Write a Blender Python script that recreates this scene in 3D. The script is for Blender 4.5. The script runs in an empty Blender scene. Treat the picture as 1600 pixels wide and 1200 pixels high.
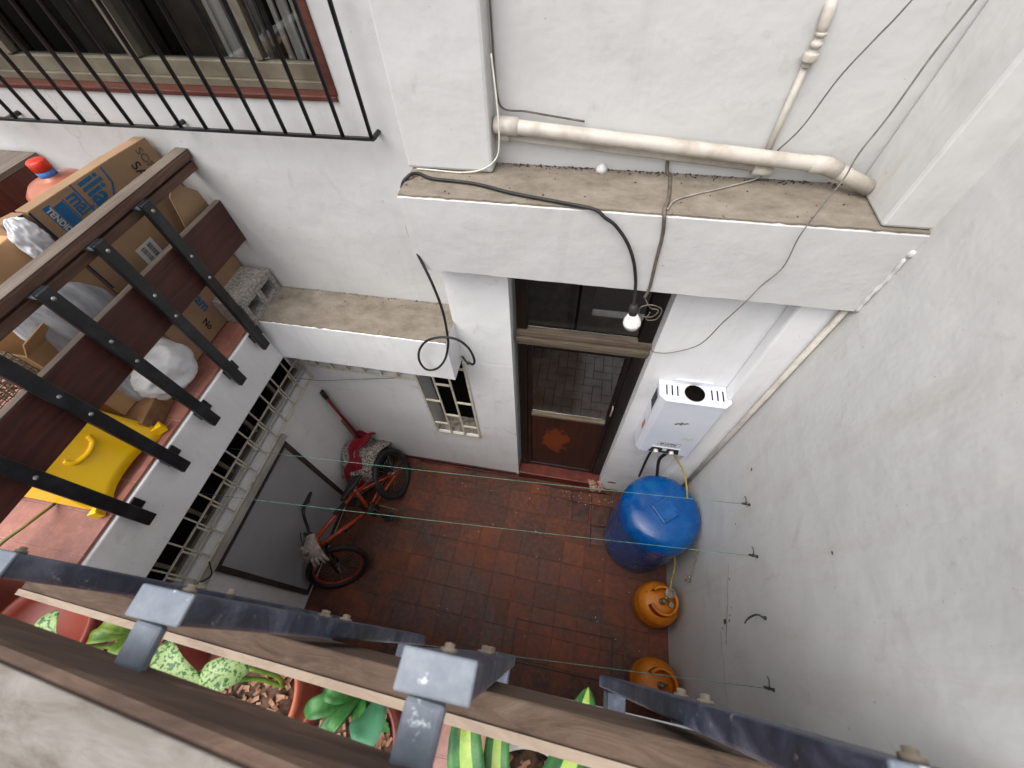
import bpy, math, random
from mathutils import Vector, Matrix
from mathutils import noise as mnoise
R = math.radians
random.seed(7)
sc = bpy.context.scene
COL = sc.collection
# ------------------------------------------------------------------ camera, sky, sun, exposure
cam = bpy.data.cameras.new('camera'); camo = bpy.data.objects.new('camera', cam); COL.objects.link(camo)
cam.sensor_width = 36; cam.lens = 14.125; cam.clip_start = 0.02; cam.clip_end = 500
ROT = Matrix(((0.98297639, -0.13078809, 0.12904224), (0.18039238, 0.82030604, -0.54273068), (-0.03487142, 0.55676968, 0.82993464)))
camo.matrix_world = Matrix.Translation((0, 0, 3.7)) @ ROT.to_4x4()
cam.dof.use_dof = True; cam.dof.focus_distance = 2.6; cam.dof.aperture_fstop = 8.0
sc.camera = camo
w = bpy.data.worlds.new('World'); sc.world = w; w.use_nodes = True
nt = w.node_tree; nt.nodes.clear()
sky = nt.nodes.new('ShaderNodeTexSky'); sky.sky_type = 'NISHITA'; sky.sun_disc = False
SUN_EL, SUN_AZ = 63, 214     # azimuth clockwise from +Y
sky.sun_elevation = R(SUN_EL); sky.sun_rotation = R(SUN_AZ); sky.air_density = 1.0; sky.dust_density = 4.0; sky.ozone_density = 1.0
hs = nt.nodes.new('ShaderNodeHueSaturation'); hs.inputs['Saturation'].default_value = 0.30
bg = nt.nodes.new('ShaderNodeBackground'); bg.inputs['Strength'].default_value = 0.15
ow = nt.nodes.new('ShaderNodeOutputWorld')
nt.links.new(sky.outputs[0], hs.inputs['Color']); nt.links.new(hs.outputs[0], bg.inputs[0]); nt.links.new(bg.outputs[0], ow.inputs[0])
sl = bpy.data.lights.new('sun', 'SUN'); sl.energy = 1.0; sl.angle = R(60); sl.color = (1.0, 0.97, 0.925)
so = bpy.data.objects.new('sun', sl); COL.objects.link(so)
sd = Vector((math.sin(R(SUN_AZ)) * math.cos(R(SUN_EL)), math.cos(R(SUN_AZ)) * math.cos(R(SUN_EL)), math.sin(R(SUN_EL))))
so.rotation_euler = sd.to_track_quat('Z', 'Y').to_euler(); so.location = (0, 0, 9)
sc.view_settings.view_transform = 'Standard'; sc.view_settings.look = 'None'
sc.view_settings.exposure = 0.84; sc.view_settings.gamma = 1

# ------------------------------------------------------------------ materials
def rgb(r, g, b):
    f = lambda c: (c / 255) ** 2.2
    return (f(r), f(g), f(b), 1)
class NT:
    def __init__(s, name):
        m = bpy.data.materials.new(name); m.use_nodes = True
        s.m = m; s.t = m.node_tree; s.b = s.t.nodes['Principled BSDF']
        s.geo = s.t.nodes.new('ShaderNodeNewGeometry')
    def n(s, kind, **kw):
        x = s.t.nodes.new('ShaderNode' + kind)
        for k, v in kw.items(): setattr(x, k, v)
        return x
    def l(s, a, b): s.t.links.new(a, b)
    def coord(s, sx=1, sy=1, sz=1, loc=(0, 0, 0), rot=(0, 0, 0)):
        mp = s.n('Mapping'); mp.inputs['Scale'].default_value = (sx, sy, sz)
        mp.inputs['Location'].default_value = loc; mp.inputs['Rotation'].default_value = rot
        s.l(s.geo.outputs['Position'], mp.inputs['Vector']); return mp.outputs[0]
    def noise(s, scale, detail=4, rough=0.55, vec=None, dist=0):
        x = s.n('TexNoise'); x.inputs['Scale'].default_value = scale; x.inputs['Detail'].default_value = detail
        x.inputs['Roughness'].default_value = rough; x.inputs['Distortion'].default_value = dist
        s.l(vec or s.geo.outputs['Position'], x.inputs['Vector']); return x.outputs['Fac']
    def ramp(s, fac, stops):
        x = s.n('ValToRGB'); e = x.color_ramp.elements
        while len(e) < len(stops): e.new(0.5)
        for i, (p, c) in enumerate(stops):
            e[i].position = p; e[i].color = c if len(c) == 4 else (*c, 1)
        s.l(fac, x.inputs[0]); return x.outputs[0]
    def mix(s, fac, a, b, mode='MIX'):
        x = s.n('MixRGB', blend_type=mode)
        for v, i in ((fac, 0), (a, 1), (b, 2)):
            if isinstance(v, (int, float)): x.inputs[i].default_value = v if i == 0 else (v, v, v, 1)
            elif isinstance(v, tuple): x.inputs[i].default_value = v
            else: s.l(v, x.inputs[i])
        return x.outputs[0]
    def bump(s, h, strength, dist=0.01, prev=None):
        x = s.n('Bump'); x.inputs['Strength'].default_value = strength; x.inputs['Distance'].default_value = dist
        s.l(h, x.inputs['Height'])
        if prev: s.l(prev, x.inputs['Normal'])
        s.l(x.outputs[0], s.b.inputs['Normal']); return x.outputs[0]
    def out(s, col=None, rough=None, metal=None):
        if col is not None:
            if isinstance(col, tuple): s.b.inputs['Base Color'].default_value = col
            else: s.l(col, s.b.inputs['Base Color'])
        if rough is not None:
            if isinstance(rough, (int, float)): s.b.inputs['Roughness'].default_value = rough
            else: s.l(rough, s.b.inputs['Roughness'])
        if metal is not None: s.b.inputs['Metallic'].default_value = metal
        return s.m
G = lambda v: (v, v, v, 1)
def simple(name, c1, c2=None, scale=12, rough=0.6, bump=0.15, bscale=60, metal=0, lo=0.35, hi=0.65, vec=(1, 1, 1)):
    x = NT(name); c2 = c2 or tuple(min(1, v * 0.75) for v in c1[:3]) + (1,)
    v = x.coord(*vec)
    c = x.ramp(x.noise(scale, 5, vec=v), [(lo, c1), (hi, c2)])
    x.bump(x.noise(bscale, 4, vec=v), bump, 0.004)
    return x.out(c, rough, metal)
def paint_wall(name, base, stain, streak=0.35, dirt=0.5):
    x = NT(name)
    big = x.ramp(x.noise(1.6, 5, 0.6), [(0.38, G(0)), (0.72, G(1))])
    c = x.mix(big, base, tuple(v * 0.90 for v in base[:3]) + (1,))
    st = x.ramp(x.noise(3.0, 6, 0.65, x.coord(2.2, 2.2, 0.5), 0.4), [(0.52, G(0)), (0.78, G(1))])
    c = x.mix(x.mix(streak, 0.0, st), c, stain)
    blot = x.ramp(x.noise(7, 7, 0.7, None, 0.6), [(0.60, G(0)), (0.70, G(1))])
    c = x.mix(x.mix(dirt * 0.5, 0.0, blot), c, tuple(v * 0.72 for v in stain[:3]) + (1,))
    spk = x.ramp(x.noise(38, 2, 0.5), [(0.75, G(0)), (0.77, G(1))])
    c = x.mix(x.mix(0.4, 0.0, spk), c, rgb(140, 128, 115))
    wv = x.n('TexVoronoi', feature='DISTANCE_TO_EDGE'); wv.inputs['Scale'].default_value = 1.3
    wn = x.n('TexNoise'); wn.inputs['Scale'].default_value = 3.0; wn.inputs['Detail'].default_value = 7; x.l(x.geo.outputs['Position'], wn.inputs['Vector'])
    wm = x.n('MixRGB', blend_type='LINEAR_LIGHT'); wm.inputs[0].default_value = 0.35; x.l(x.geo.outputs['Position'], wm.inputs[1]); x.l(wn.outputs['Color'], wm.inputs[2]); x.l(wm.outputs[0], wv.inputs['Vector'])
    crack = x.ramp(wv.outputs['Distance'], [(0.0, G(1)), (0.006, G(0))])
    cm = x.mix(1.0, crack, x.ramp(x.noise(1.1, 3), [(0.56, G(0)), (0.66, G(1))]), 'MULTIPLY')
    c = x.mix(x.mix(1.0, cm, G(0.09 if dirt > 0.45 and streak > 0.4 else 0.35), 'MULTIPLY'), c, rgb(128, 118, 106))
    drip = x.ramp(x.noise(1.0, 5, 0.6, x.coord(9, 9, 0.7), 0.3), [(0.60, G(0)), (0.75, G(0.35))])
    c = x.mix(drip, c, stain)
    n1 = x.bump(x.noise(3.5, 4, 0.5), 0.45, 0.03)
    x.bump(x.noise(55, 6, 0.6), 0.13, 0.003, n1)
    return x.out(c, 0.62)
M = {}
M['wall'] = paint_wall('white_wall_paint', (0.585, 0.585, 0.575, 1), (0.47, 0.45, 0.42, 1))
M['wall_grey'] = paint_wall('greyish_wall_paint', (0.63, 0.628, 0.612, 1), (0.47, 0.42, 0.37, 1), 0.5, 0.5)
M['wall_low'] = paint_wall('brightened_low_wall_paint', (0.86, 0.86, 0.865, 1), (0.62, 0.59, 0.56, 1), 0.35, 0.6)  # white wall paint made paler than above, offsetting weak light low down
M['inner'] = simple('interior_wall', (0.35, 0.32, 0.28, 1))
x = NT('dusty_concrete_ledge')
c = x.ramp(x.noise(9, 8, 0.7, x.coord(0.8, 1.2, 1)), [(0.30, rgb(98, 90, 80)), (0.5, rgb(124, 115, 103)), (0.74, rgb(144, 136, 124))])
c = x.mix(x.mix(0.7, 0.0, x.ramp(x.noise(45, 3), [(0.68, G(0)), (0.72, G(1))])), c, rgb(70, 60, 50))
x.bump(x.noise(50, 8, 0.7), 0.45, 0.006); M['ledge'] = x.out(c, 0.9)
def tiles(name, bw, rh, off, c1, c2, mortar, wet, rough, msize=0.006, rot=0, loc=(0, 0, 0)):
    x = NT(name); v = x.coord(1, 1, 1, loc, (0, 0, rot))
    b = x.n('TexBrick'); b.offset = off; b.squash = 1; x.l(v, b.inputs['Vector'])
    b.inputs['Color1'].default_value = c1; b.inputs['Color2'].default_value = c2; b.inputs['Mortar'].default_value = mortar
    b.inputs['Scale'].default_value = 1; b.inputs['Mortar Size'].default_value = msize; b.inputs['Mortar Smooth'].default_value = 0.4
    b.inputs['Brick Width'].default_value = bw; b.inputs['Row Height'].default_value = rh; b.inputs['Bias'].default_value = 0.1
    n1 = x.noise(2.3, 6, 0.65, None, 0.5)
    c = x.mix(x.ramp(n1, [(0.36, G(0)), (0.62, G(0.85))]), b.outputs['Color'], wet)
    c = x.mix(x.ramp(x.noise(9, 5, 0.65), [(0.42, G(0)), (0.75, G(0.55))]), c, tuple(q * 0.62 for q in c2[:3]) + (1,))
    c = x.mix(x.ramp(x.noise(26, 6, 0.7), [(0.45, G(0)), (0.8, G(0.4))]), c, tuple(q * 1.5 for q in c1[:3]) + (1,))
    c = x.mix(x.ramp(x.noise(60, 2), [(0.745, G(0)), (0.765, G(0.6))]), c, rgb(190, 180, 165))
    inv = x.n('Invert'); x.l(b.outputs['Fac'], inv.inputs['Color'])
    n = x.bump(inv.outputs[0], 0.55, 0.006); x.bump(x.noise(40, 6, 0.7), 0.25, 0.003, n)
    r = x.ramp(n1, [(0.4, G(rough)), (0.66, G(rough * 0.7))])
    return x.out(c, r)
M['floor'] = tiles('courtyard_terracotta', 0.184, 0.184, 0.0, rgb(132, 71, 46), rgb(92, 52, 35), rgb(98, 64, 47), rgb(38, 24, 17), 0.7, 0.005, R(1.5), (0.03, 0.05, 0))
M['balc_tile'] = tiles('balcony_terracotta', 0.30, 0.15, 0.5, rgb(172, 118, 104), rgb(158, 104, 92), rgb(188, 152, 138), rgb(128, 84, 74), 0.5, 0.003)
def wood(name, c1, c2, c3, ax, rough=0.75, bump=0.5):
    x = NT(name); s = [22, 22, 22]; s[ax] = 1.6
    f = x.noise(1.4, 8, 0.7, x.coord(*s), 1.2)
    c = x.ramp(f, [(0.3, c1), (0.5, c2), (0.72, c3)])
    c = x.mix(x.ramp(x.noise(5, 5), [(0.45, G(0)), (0.75, G(0.5))]), c, c1)
    x.bump(f, bump, 0.003); return x.out(c, rough)
M['board_y'] = wood('brown_stained_board', rgb(50, 24, 18), rgb(72, 38, 30), rgb(88, 48, 38), 1, 0.6, 0.3)
M['rail_y'] = wood('weathered_brown_rail', rgb(64, 44, 34), rgb(90, 66, 54), rgb(116, 92, 78), 1)
M['wear_y'] = wood('weathered_grey_top', rgb(84, 74, 66), rgb(108, 97, 87), rgb(128, 117, 106), 1)
M['board_x'] = wood('weathered_grey_board', rgb(66, 50, 41), rgb(98, 80, 66), rgb(122, 104, 89), 0, 0.8, 0.9)
M['rail_x'] = wood('dark_brown_rail_side', rgb(64, 49, 41), rgb(92, 72, 60), rgb(122, 100, 84), 0)
M['wear_x'] = wood('weathered_pale_top', rgb(92, 83, 74), rgb(124, 118, 111), rgb(144, 139, 134), 0, 0.85, 0.6)
M['wear_edge'] = wood('pale_chamfered_edge', rgb(140, 122, 106), rgb(166, 148, 130), rgb(182, 166, 148), 0)
M['black'] = simple('black_metal_paint', rgb(24, 25, 28), rgb(48, 50, 54), 14, 0.42, 0.3, 90, lo=0.45, hi=0.8)
x = NT('scuffed_blue_grey_metal')
c = x.ramp(x.noise(14, 8, 0.7, None, 0.8), [(0.35, rgb(38, 42, 54)), (0.52, rgb(62, 68, 84)), (0.7, rgb(104, 110, 126))])
c = x.mix(x.ramp(x.noise(60, 5, 0.7), [(0.62, G(0)), (0.72, G(0.7))]), c, rgb(170, 172, 178))
x.bump(x.noise(40, 6), 0.3, 0.002); M['steel_dark'] = x.out(c, 0.5)
x = NT('pale_bar_metal')  # paler copy of the bar metal, for tops and stems
c = x.ramp(x.noise(18, 8, 0.7), [(0.35, rgb(96, 104, 116)), (0.55, rgb(122, 130, 140)), (0.75, rgb(150, 157, 163))])
c = x.mix(x.ramp(x.noise(34, 5, 0.7), [(0.64, G(0)), (0.69, G(0.9))]), c, rgb(218, 226, 232))
x.bump(x.noise(60, 6), 0.3, 0.002); M['steel_top'] = x.out(c, 0.55)
M['bolt'] = simple('zinc_bolt', rgb(166, 152, 134), rgb(120, 108, 94), 80, 0.5, 0.2, 80, 0.1)
M['zinc'] = simple('pale_zinc_bolt', rgb(176, 174, 170), rgb(130, 128, 124), 80, 0.35, 0.1, 80, 0.5)
M['cream'] = simple('cream_painted_iron', rgb(214, 208, 190), rgb(176, 158, 134), 22, 0.6, 0.3, 60, lo=0.5, hi=0.78)
M['redframe'] = wood('red_brown_frame', rgb(66, 32, 24), rgb(88, 46, 36), rgb(106, 62, 50), 0, 0.5)
M['alu'] = simple('bronze_aluminium', rgb(124, 118, 102), rgb(100, 92, 78), 9, 0.45, 0.1, 40, 0.2)
M['darkframe'] = wood('dark_door_frame', rgb(20, 15, 13), rgb(32, 24, 20), rgb(48, 36, 30), 2, 0.45, 0.3)
M['doorrail'] = wood('dusty_door_rail', rgb(70, 58, 48), rgb(104, 92, 78), rgb(130, 118, 104), 0)
x = NT('stained_kick_panel')
c = x.ramp(x.noise(1.4, 6, 0.6, x.coord(40, 10, 1.5), 0.6), [(0.3, rgb(44, 24, 18)), (0.7, rgb(72, 40, 30))])
d = x.n('VectorMath', operation='DISTANCE'); d.inputs[1].default_value = (-0.01, 1.487, 0.36)
nn = x.n('TexNoise'); nn.inputs['Scale'].default_value = 11; nn.inputs['Detail'].default_value = 9; nn.inputs['Roughness'].default_value = 0.68; x.l(x.geo.outputs['Position'], nn.inputs['Vector'])
x.l(x.coord(1, 1, 0.5, (0, 0, 0.03)), d.inputs[0])
ad = x.n('Math', operation='MULTIPLY_ADD'); x.l(nn.outputs['Fac'], ad.inputs[0]); ad.inputs[1].default_value = 0.26; x.l(d.outputs['Value'], ad.inputs[2])
c = x.mix(x.ramp(ad.outputs[0], [(0.19, G(0.8)), (0.225, G(0.55)), (0.236, G(0))]), c, rgb(128, 62, 26)); M['kick'] = x.out(c, 0.55)
x = NT('window_glass'); x.b.inputs['Transmission Weight'].default_value = 1.0; x.b.inputs['IOR'].default_value = 1.45
x.b.inputs['Specular IOR Level'].default_value = 0.7; M['glass'] = x.out((0.75, 0.77, 0.76, 1), x.ramp(x.noise(3, 3), [(0.4, G(0.0)), (0.8, G(0.05))]))
M['dark'] = simple('black_for_shade', (0.008, 0.007, 0.006, 1), rough=1.0); M['dark'].node_tree.nodes['Principled BSDF'].inputs['Specular IOR Level'].default_value = 0.0  # near-black that stands in for shade inside rooms, flue and vents
M['bluedrum'] = None
x = NT('glossy_blue_plastic')
c = x.ramp(x.noise(6, 6, 0.6), [(0.35, rgb(0, 68, 130)), (0.6, rgb(2, 82, 148)), (0.8, rgb(34, 100, 146))])
c = x.mix(x.ramp(x.noise(3.2, 5, 0.7, None, 1), [(0.56, G(0)), (0.64, G(0.5))]), c, rgb(60, 96, 140))
x.bump(x.noise(8, 3), 0.15, 0.01); M['bluedrum'] = x.out(c, x.ramp(x.noise(12, 5), [(0.35, G(0.16)), (0.75, G(0.42))]))
x = NT('orange_cylinder_paint')
c = x.ramp(x.noise(9, 6, 0.65), [(0.35, rgb(204, 122, 26)), (0.6, rgb(184, 102, 18)), (0.78, rgb(120, 64, 22))])
c = x.mix(x.ramp(x.noise(22, 6, 0.7), [(0.60, G(0)), (0.68, G(0.7))]), c, rgb(84, 46, 26)); x.bump(x.noise(30, 5), 0.2, 0.004); M['orange'] = x.out(c, 0.5)
M['heater'] = simple('white_enamel', rgb(226, 230, 238), rgb(214, 218, 228), 3, 0.28, 0.04, 30)
M['plwhite'] = simple('white_plastic', rgb(226, 226, 222), rgb(196, 194, 188), 8, 0.45)
M['pipe'] = simple('painted_pvc_pipe', rgb(190, 184, 174), rgb(146, 135, 122), 11, 0.5, 0.2, 50, lo=0.45, hi=0.8)
M['rubber'] = simple('black_rubber', rgb(26, 26, 27), rgb(44, 43, 42), 20, 0.6)
M['wire'] = simple('grey_brown_wire', rgb(108, 98, 88), rgb(74, 66, 58), 30, 0.7)
M['wirepale'] = simple('pale_grey_wire', rgb(168, 162, 152), rgb(128, 122, 114), 30, 0.7)
M['wirewhite'] = simple('white_wire', rgb(222, 220, 208), rgb(190, 186, 172), 30, 0.6)
M['wiregrey'] = simple('grey_wire', rgb(110, 108, 106), rgb(84, 82, 80), 30, 0.7)
M['green'] = simple('green_line', rgb(104, 156, 138), rgb(72, 118, 102), 40, 0.6)
M['greendark'] = simple('dark_hook', rgb(40, 52, 44), rgb(60, 60, 52), 60, 0.7)
M['greydoor'] = simple('grey_door_paint', rgb(168, 168, 170), rgb(156, 157, 159), 3, 0.6, 0.1)
M['darktrim'] = simple('dark_trim', rgb(52, 46, 44), rgb(70, 62, 58), 10, 0.6)
M['dado'] = simple('pale_band_paint', rgb(184, 178, 168), rgb(164, 156, 146), 8, 0.7)
M['sill'] = simple('rough_cement_sill', rgb(160, 152, 142), rgb(104, 96, 88), 26, 0.95, 0.8, 50)
M['terra'] = simple('terracotta_plastic', rgb(138, 66, 52), rgb(112, 52, 42), 6, 0.45, 0.1)
M['terra_light'] = simple('orange_terracotta', rgb(176, 96, 70), rgb(150, 78, 56), 8, 0.55, 0.1)
M['soil'] = simple('wood_chip_soil', rgb(92, 70, 56), rgb(34, 24, 18), 30, 0.95, 1.0, 60, lo=0.42, hi=0.6)
M['chip'] = simple('bark_chip', rgb(168, 130, 106), rgb(110, 76, 58), 40, 0.9)
def leafm(name, a, b, scale, lo=0.4, hi=0.6):
    x = NT(name); c = x.ramp(x.noise(scale, 4, 0.6), [(lo, a), (hi, b)])
    x.b.inputs['Subsurface Weight'].default_value = 0.1; x.b.inputs['Subsurface Radius'].default_value = (0.01, 0.02, 0.005)
    c = x.mix(x.ramp(x.noise(14, 4, .7), [(0.62, G(0)), (0.72, G(0.5))]), c, rgb(120, 100, 52)); x.bump(x.noise(30, 4, 0.6), 0.5, 0.003); return x.out(c, 0.5)
M['leaf_lime'] = leafm('lime_green_leaf', rgb(104, 126, 44), rgb(70, 100, 34), 24)
M['leaf_green'] = leafm('fresh_green_leaf', rgb(58, 112, 50), rgb(34, 80, 38), 24)
M['leaf_blue'] = leafm('blue_green_leaf', rgb(72, 126, 92), rgb(54, 104, 74), 12)
M['leaf_dark'] = leafm('dark_green_leaf', rgb(36, 88, 52), rgb(26, 66, 40), 14)
M['leaf_spot'] = leafm('spotted_leaf', rgb(142, 166, 108), rgb(54, 92, 48), 110, 0.50, 0.57)
M['leaf_stripe'] = leafm('yellow_leaf_stripe', rgb(158, 180, 84), rgb(126, 158, 66), 18)
M['card'] = simple('brown_cardboard', rgb(160, 130, 100), rgb(142, 114, 86), 5, 0.85, 0.1, 30)
M['card_light'] = simple('light_cardboard', rgb(192, 154, 112), rgb(176, 138, 98), 5, 0.85, 0.1, 30)
M['card_old'] = simple('worn_cardboard', rgb(140, 106, 76), rgb(104, 76, 52), 12, 0.9, 0.3, 40)
M['inkblue'] = simple('blue_print', rgb(30, 88, 132), rgb(38, 98, 140), 10, 0.8)
M['inknavy'] = simple('navy_print', rgb(16, 34, 62), rgb(22, 44, 76), 10, 0.8)
M['inkpale'] = simple('unprinted_lettering', rgb(186, 184, 170), rgb(170, 166, 150), 10, 0.8)
M['inkblack'] = simple('black_print', rgb(30, 28, 28), rgb(46, 44, 42), 10, 0.8)
M['bag'] = simple('white_plastic_bag', rgb(232, 232, 232), rgb(212, 213, 216), 9, 0.4, 0.5, 25)
M['bagdirty'] = simple('grey_streaked_sack', rgb(206, 208, 212), rgb(152, 154, 160), 9, 0.5, 0.5, 25, vec=(3, 3, 0.8))
M['yellow'] = simple('yellow_plastic', rgb(246, 198, 0), rgb(238, 184, 0), 4, 0.35, 0.05)
M['conc'] = simple('rough_concrete_block', rgb(168, 162, 156), rgb(116, 110, 104), 70, 0.95, 1.0, 130)
M['cabinet'] = wood('dark_red_cabinet', rgb(60, 28, 20), rgb(84, 40, 30), rgb(100, 52, 40), 2, 0.5)
M['jug'] = simple('cloudy_orange_plastic', rgb(172, 104, 76), rgb(150, 82, 58), 4, 0.3, 0.05)
M['red'] = simple('red_plastic', rgb(204, 54, 34), rgb(180, 44, 28), 10, 0.4)
M['blue'] = simple('blue_label', rgb(44, 96, 176), rgb(90, 130, 190), 30, 0.5)
M['redcloth'] = simple('crimson_cloth', rgb(140, 26, 42), rgb(108, 16, 32), 14, 0.9, 0.5, 40)
M['rag'] = simple('speckled_grey_mat', rgb(174, 166, 156), rgb(70, 66, 62), 80, 0.95, 1.0, 90, lo=0.42, hi=0.6)
M['glove'] = simple('grey_work_glove', rgb(168, 156, 148), rgb(120, 108, 100), 22, 0.9, 0.5, 60)
M['bikeorange'] = simple('orange_bike_paint', rgb(186, 74, 40), rgb(110, 44, 26), 18, 0.35, 0.1)
M['rimred'] = simple('red_orange_rim', rgb(172, 62, 44), rgb(134, 46, 36), 14, 0.5)
M['spoke'] = simple('steel_spoke', rgb(150, 146, 140), rgb(90, 80, 70), 40, 0.4, metal=0.6)
M['handle'] = simple('dark_red_handle', rgb(122, 26, 34), rgb(98, 18, 26), 10, 0.4)
M['brass'] = simple('dull_brass', rgb(150, 140, 104), rgb(104, 98, 78), 30, 0.4, metal=0.5)
M['sillred'] = simple('worn_red_step_paint', rgb(112, 48, 34), rgb(74, 32, 24), 16, 0.45, 0.4, 60)
M['skirt'] = simple('dark_red_skirting', rgb(88, 32, 28), rgb(54, 28, 24), 9, 0.6, 0.4, 40)
M['herr'] = simple('glossy_brown_tile', rgb(156, 142, 130), rgb(126, 112, 100), 6, 0.15, 0.05)
M['grout'] = simple('dark_grout', rgb(40, 32, 28), rough=0.9)
M['pale_reflection'] = simple('reflection_stand_in', rgb(214, 208, 202), rgb(190, 182, 176), 5, 0.9, vec=(6, 6, 0.4))
x = NT('frosted_bulb'); M['bulb'] = x.out(rgb(236, 234, 228), 0.25)
M['rust'] = simple('rust_stain', rgb(110, 66, 44), rgb(150, 100, 80), 18, 0.9)
M['plaster'] = simple('broken_plaster', rgb(196, 158, 142), rgb(150, 104, 88), 30, 0.95, 1.0, 50)
M['ground'] = simple('ground_dirt', rgb(110, 100, 88), rough=0.95)

# ------------------------------------------------------------------ mesh builder
WL = {}
def setp(o, label=None, cat=None, group=None, kind=None, category=None):
    cat = cat or category
    for k, v in (('label', label), ('category', cat), ('group', group), ('kind', kind)):
        if v: o[k] = v
    return o
def thing(name, loc, label, cat, group=None):
    o = bpy.data.objects.new(name, None); COL.objects.link(o); o.location = loc; o.empty_display_size = 0.1
    WL[o.name] = Vector(loc); return setp(o, label, cat, group)
class MB:
    def __init__(s): s.v = []; s.f = []; s.sm = []; s.mi = []
    def add(s, vs, fs, smooth=False, mi=0):
        o = len(s.v); s.v += [Vector(p) for p in vs]
        for f in fs: s.f.append([i + o for i in f]); s.sm.append(smooth); s.mi.append(mi)
        return s
    def box(s, x0, x1, y0, y1, z0, z1, mi=0, m=None):
        vs = [Vector((a, b, c)) for a in (x0, x1) for b in (y0, y1) for c in (z0, z1)]
        if m: vs = [m @ p for p in vs]
        return s.add(vs, [(0, 1, 3, 2), (4, 6, 7, 5), (0, 4, 5, 1), (2, 3, 7, 6), (0, 2, 6, 4), (1, 5, 7, 3)], False, mi)
    def beam(s, p0, p1, w, h, up=(0, 0, 1), mi=0):
        p0, p1 = Vector(p0), Vector(p1); d = (p1 - p0).normalized(); sd_ = d.cross(Vector(up)).normalized(); u = sd_.cross(d)
        vs = [p + sd_ * a * w / 2 + u * b * h / 2 for p in (p0, p1) for a, b in ((-1, -1), (1, -1), (1, 1), (-1, 1))]
        return s.add(vs, [(0, 1, 2, 3), (7, 6, 5, 4), (0, 4, 5, 1), (1, 5, 6, 2), (2, 6, 7, 3), (3, 7, 4, 0)], False, mi)
    def tube(s, pts, r, seg=8, closed=False, cap=True, mi=0):
        pts = [Vector(p) for p in pts]; n = len(pts); rr = r if isinstance(r, (list, tuple)) else [r] * n
        vs = []; prev = None
        for i, p in enumerate(pts):
            a = pts[i - 1] if (i > 0 or closed) else p; b = pts[(i + 1) % n] if (i < n - 1 or closed) else p
            t = (b - a).normalized() if (b - a).length > 1e-9 else Vector((0, 0, 1))
            if prev is None:
                prev = t.orthogonal().normalized()
            prev = (prev - t * prev.dot(t)); prev = prev.normalized() if prev.length > 1e-6 else t.orthogonal().normalized()
            b2 = t.cross(prev)
            for k in range(seg):
                q = 2 * math.pi * k / seg; vs.append(p + (prev * math.cos(q) + b2 * math.sin(q)) * rr[i])
        fs = []
        for i in range(n if closed else n - 1):
            for k in range(seg):
                j = (i + 1) % n; fs.append((i * seg + k, i * seg + (k + 1) % seg, j * seg + (k + 1) % seg, j * seg + k))
        if cap and not closed: fs += [tuple(range(seg))[::-1], tuple((n - 1) * seg + k for k in range(seg))]
        return s.add(vs, fs, True, mi)
    def lathe(s, c, prof, seg=32, axis=None, mi=0):
        c = Vector(c); ax = (Vector(axis) if axis else Vector((0, 0, 1))).normalized(); a = ax.orthogonal().normalized(); b = ax.cross(a)
        vs = [c + ax * z + (a * math.cos(2 * math.pi * k / seg) + b * math.sin(2 * math.pi * k / seg)) * r for r, z in prof for k in range(seg)]
        fs = [(i * seg + k, i * seg + (k + 1) % seg, (i + 1) * seg + (k + 1) % seg, (i + 1) * seg + k) for i in range(len(prof) - 1) for k in range(seg)]
        if prof[0][0] > 1e-6: fs.append(tuple(range(seg))[::-1])
        if prof[-1][0] > 1e-6: fs.append(tuple((len(prof) - 1) * seg + k for k in range(seg)))
        return s.add(vs, fs, True, mi)
    def quad(s, a, b, c, d, mi=0): return s.add([a, b, c, d], [(0, 1, 2, 3)], False, mi)
    def prism(s, poly, d, mi=0):
        n = len(poly); d = Vector(d); vs = [Vector(p) for p in poly] + [Vector(p) + d for p in poly]
        fs = [tuple(range(n))[::-1], tuple(range(n, 2 * n))] + [(i, (i + 1) % n, (i + 1) % n + n, i + n) for i in range(n)]
        return s.add(vs, fs, False, mi)
    def build(s, name, mats, parent=None, bevel=0, seg=2, recalc=True, loc=None, subsurf=0, **props):
        me = bpy.data.meshes.new(name)
        if parent is not None: o0 = WL[parent.name]
        elif loc is not None: o0 = Vector(loc)
        else:
            xs = [v.x for v in s.v]; ys = [v.y for v in s.v]; zs = [v.z for v in s.v]
            o0 = Vector(((min(xs) + max(xs)) / 2, (min(ys) + max(ys)) / 2, min(zs)))
        me.from_pydata([tuple(v - o0) for v in s.v], [], s.f)
        mats = mats if isinstance(mats, list) else [mats]
        for m in mats: me.materials.append(m)
        for i, p in enumerate(me.polygons): p.use_smooth = s.sm[i]; p.material_index = s.mi[i]
        if recalc:
            import bmesh
            bm = bmesh.new(); bm.from_mesh(me); bmesh.ops.recalc_face_normals(bm, faces=bm.faces); bm.to_mesh(me); bm.free()
        o = bpy.data.objects.new(name, me); COL.objects.link(o); WL[o.name] = o0.copy()
        if parent is not None: o.parent = parent
        else: o.location = o0
        if subsurf:
            q = o.modifiers.new('subd', 'SUBSURF'); q.levels = q.render_levels = subsurf
        if bevel:
            q = o.modifiers.new('bevel', 'BEVEL'); q.width = bevel; q.segments = seg; q.limit_method = 'ANGLE'; q.angle_limit = R(40)
        return setp(o, **props)
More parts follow.
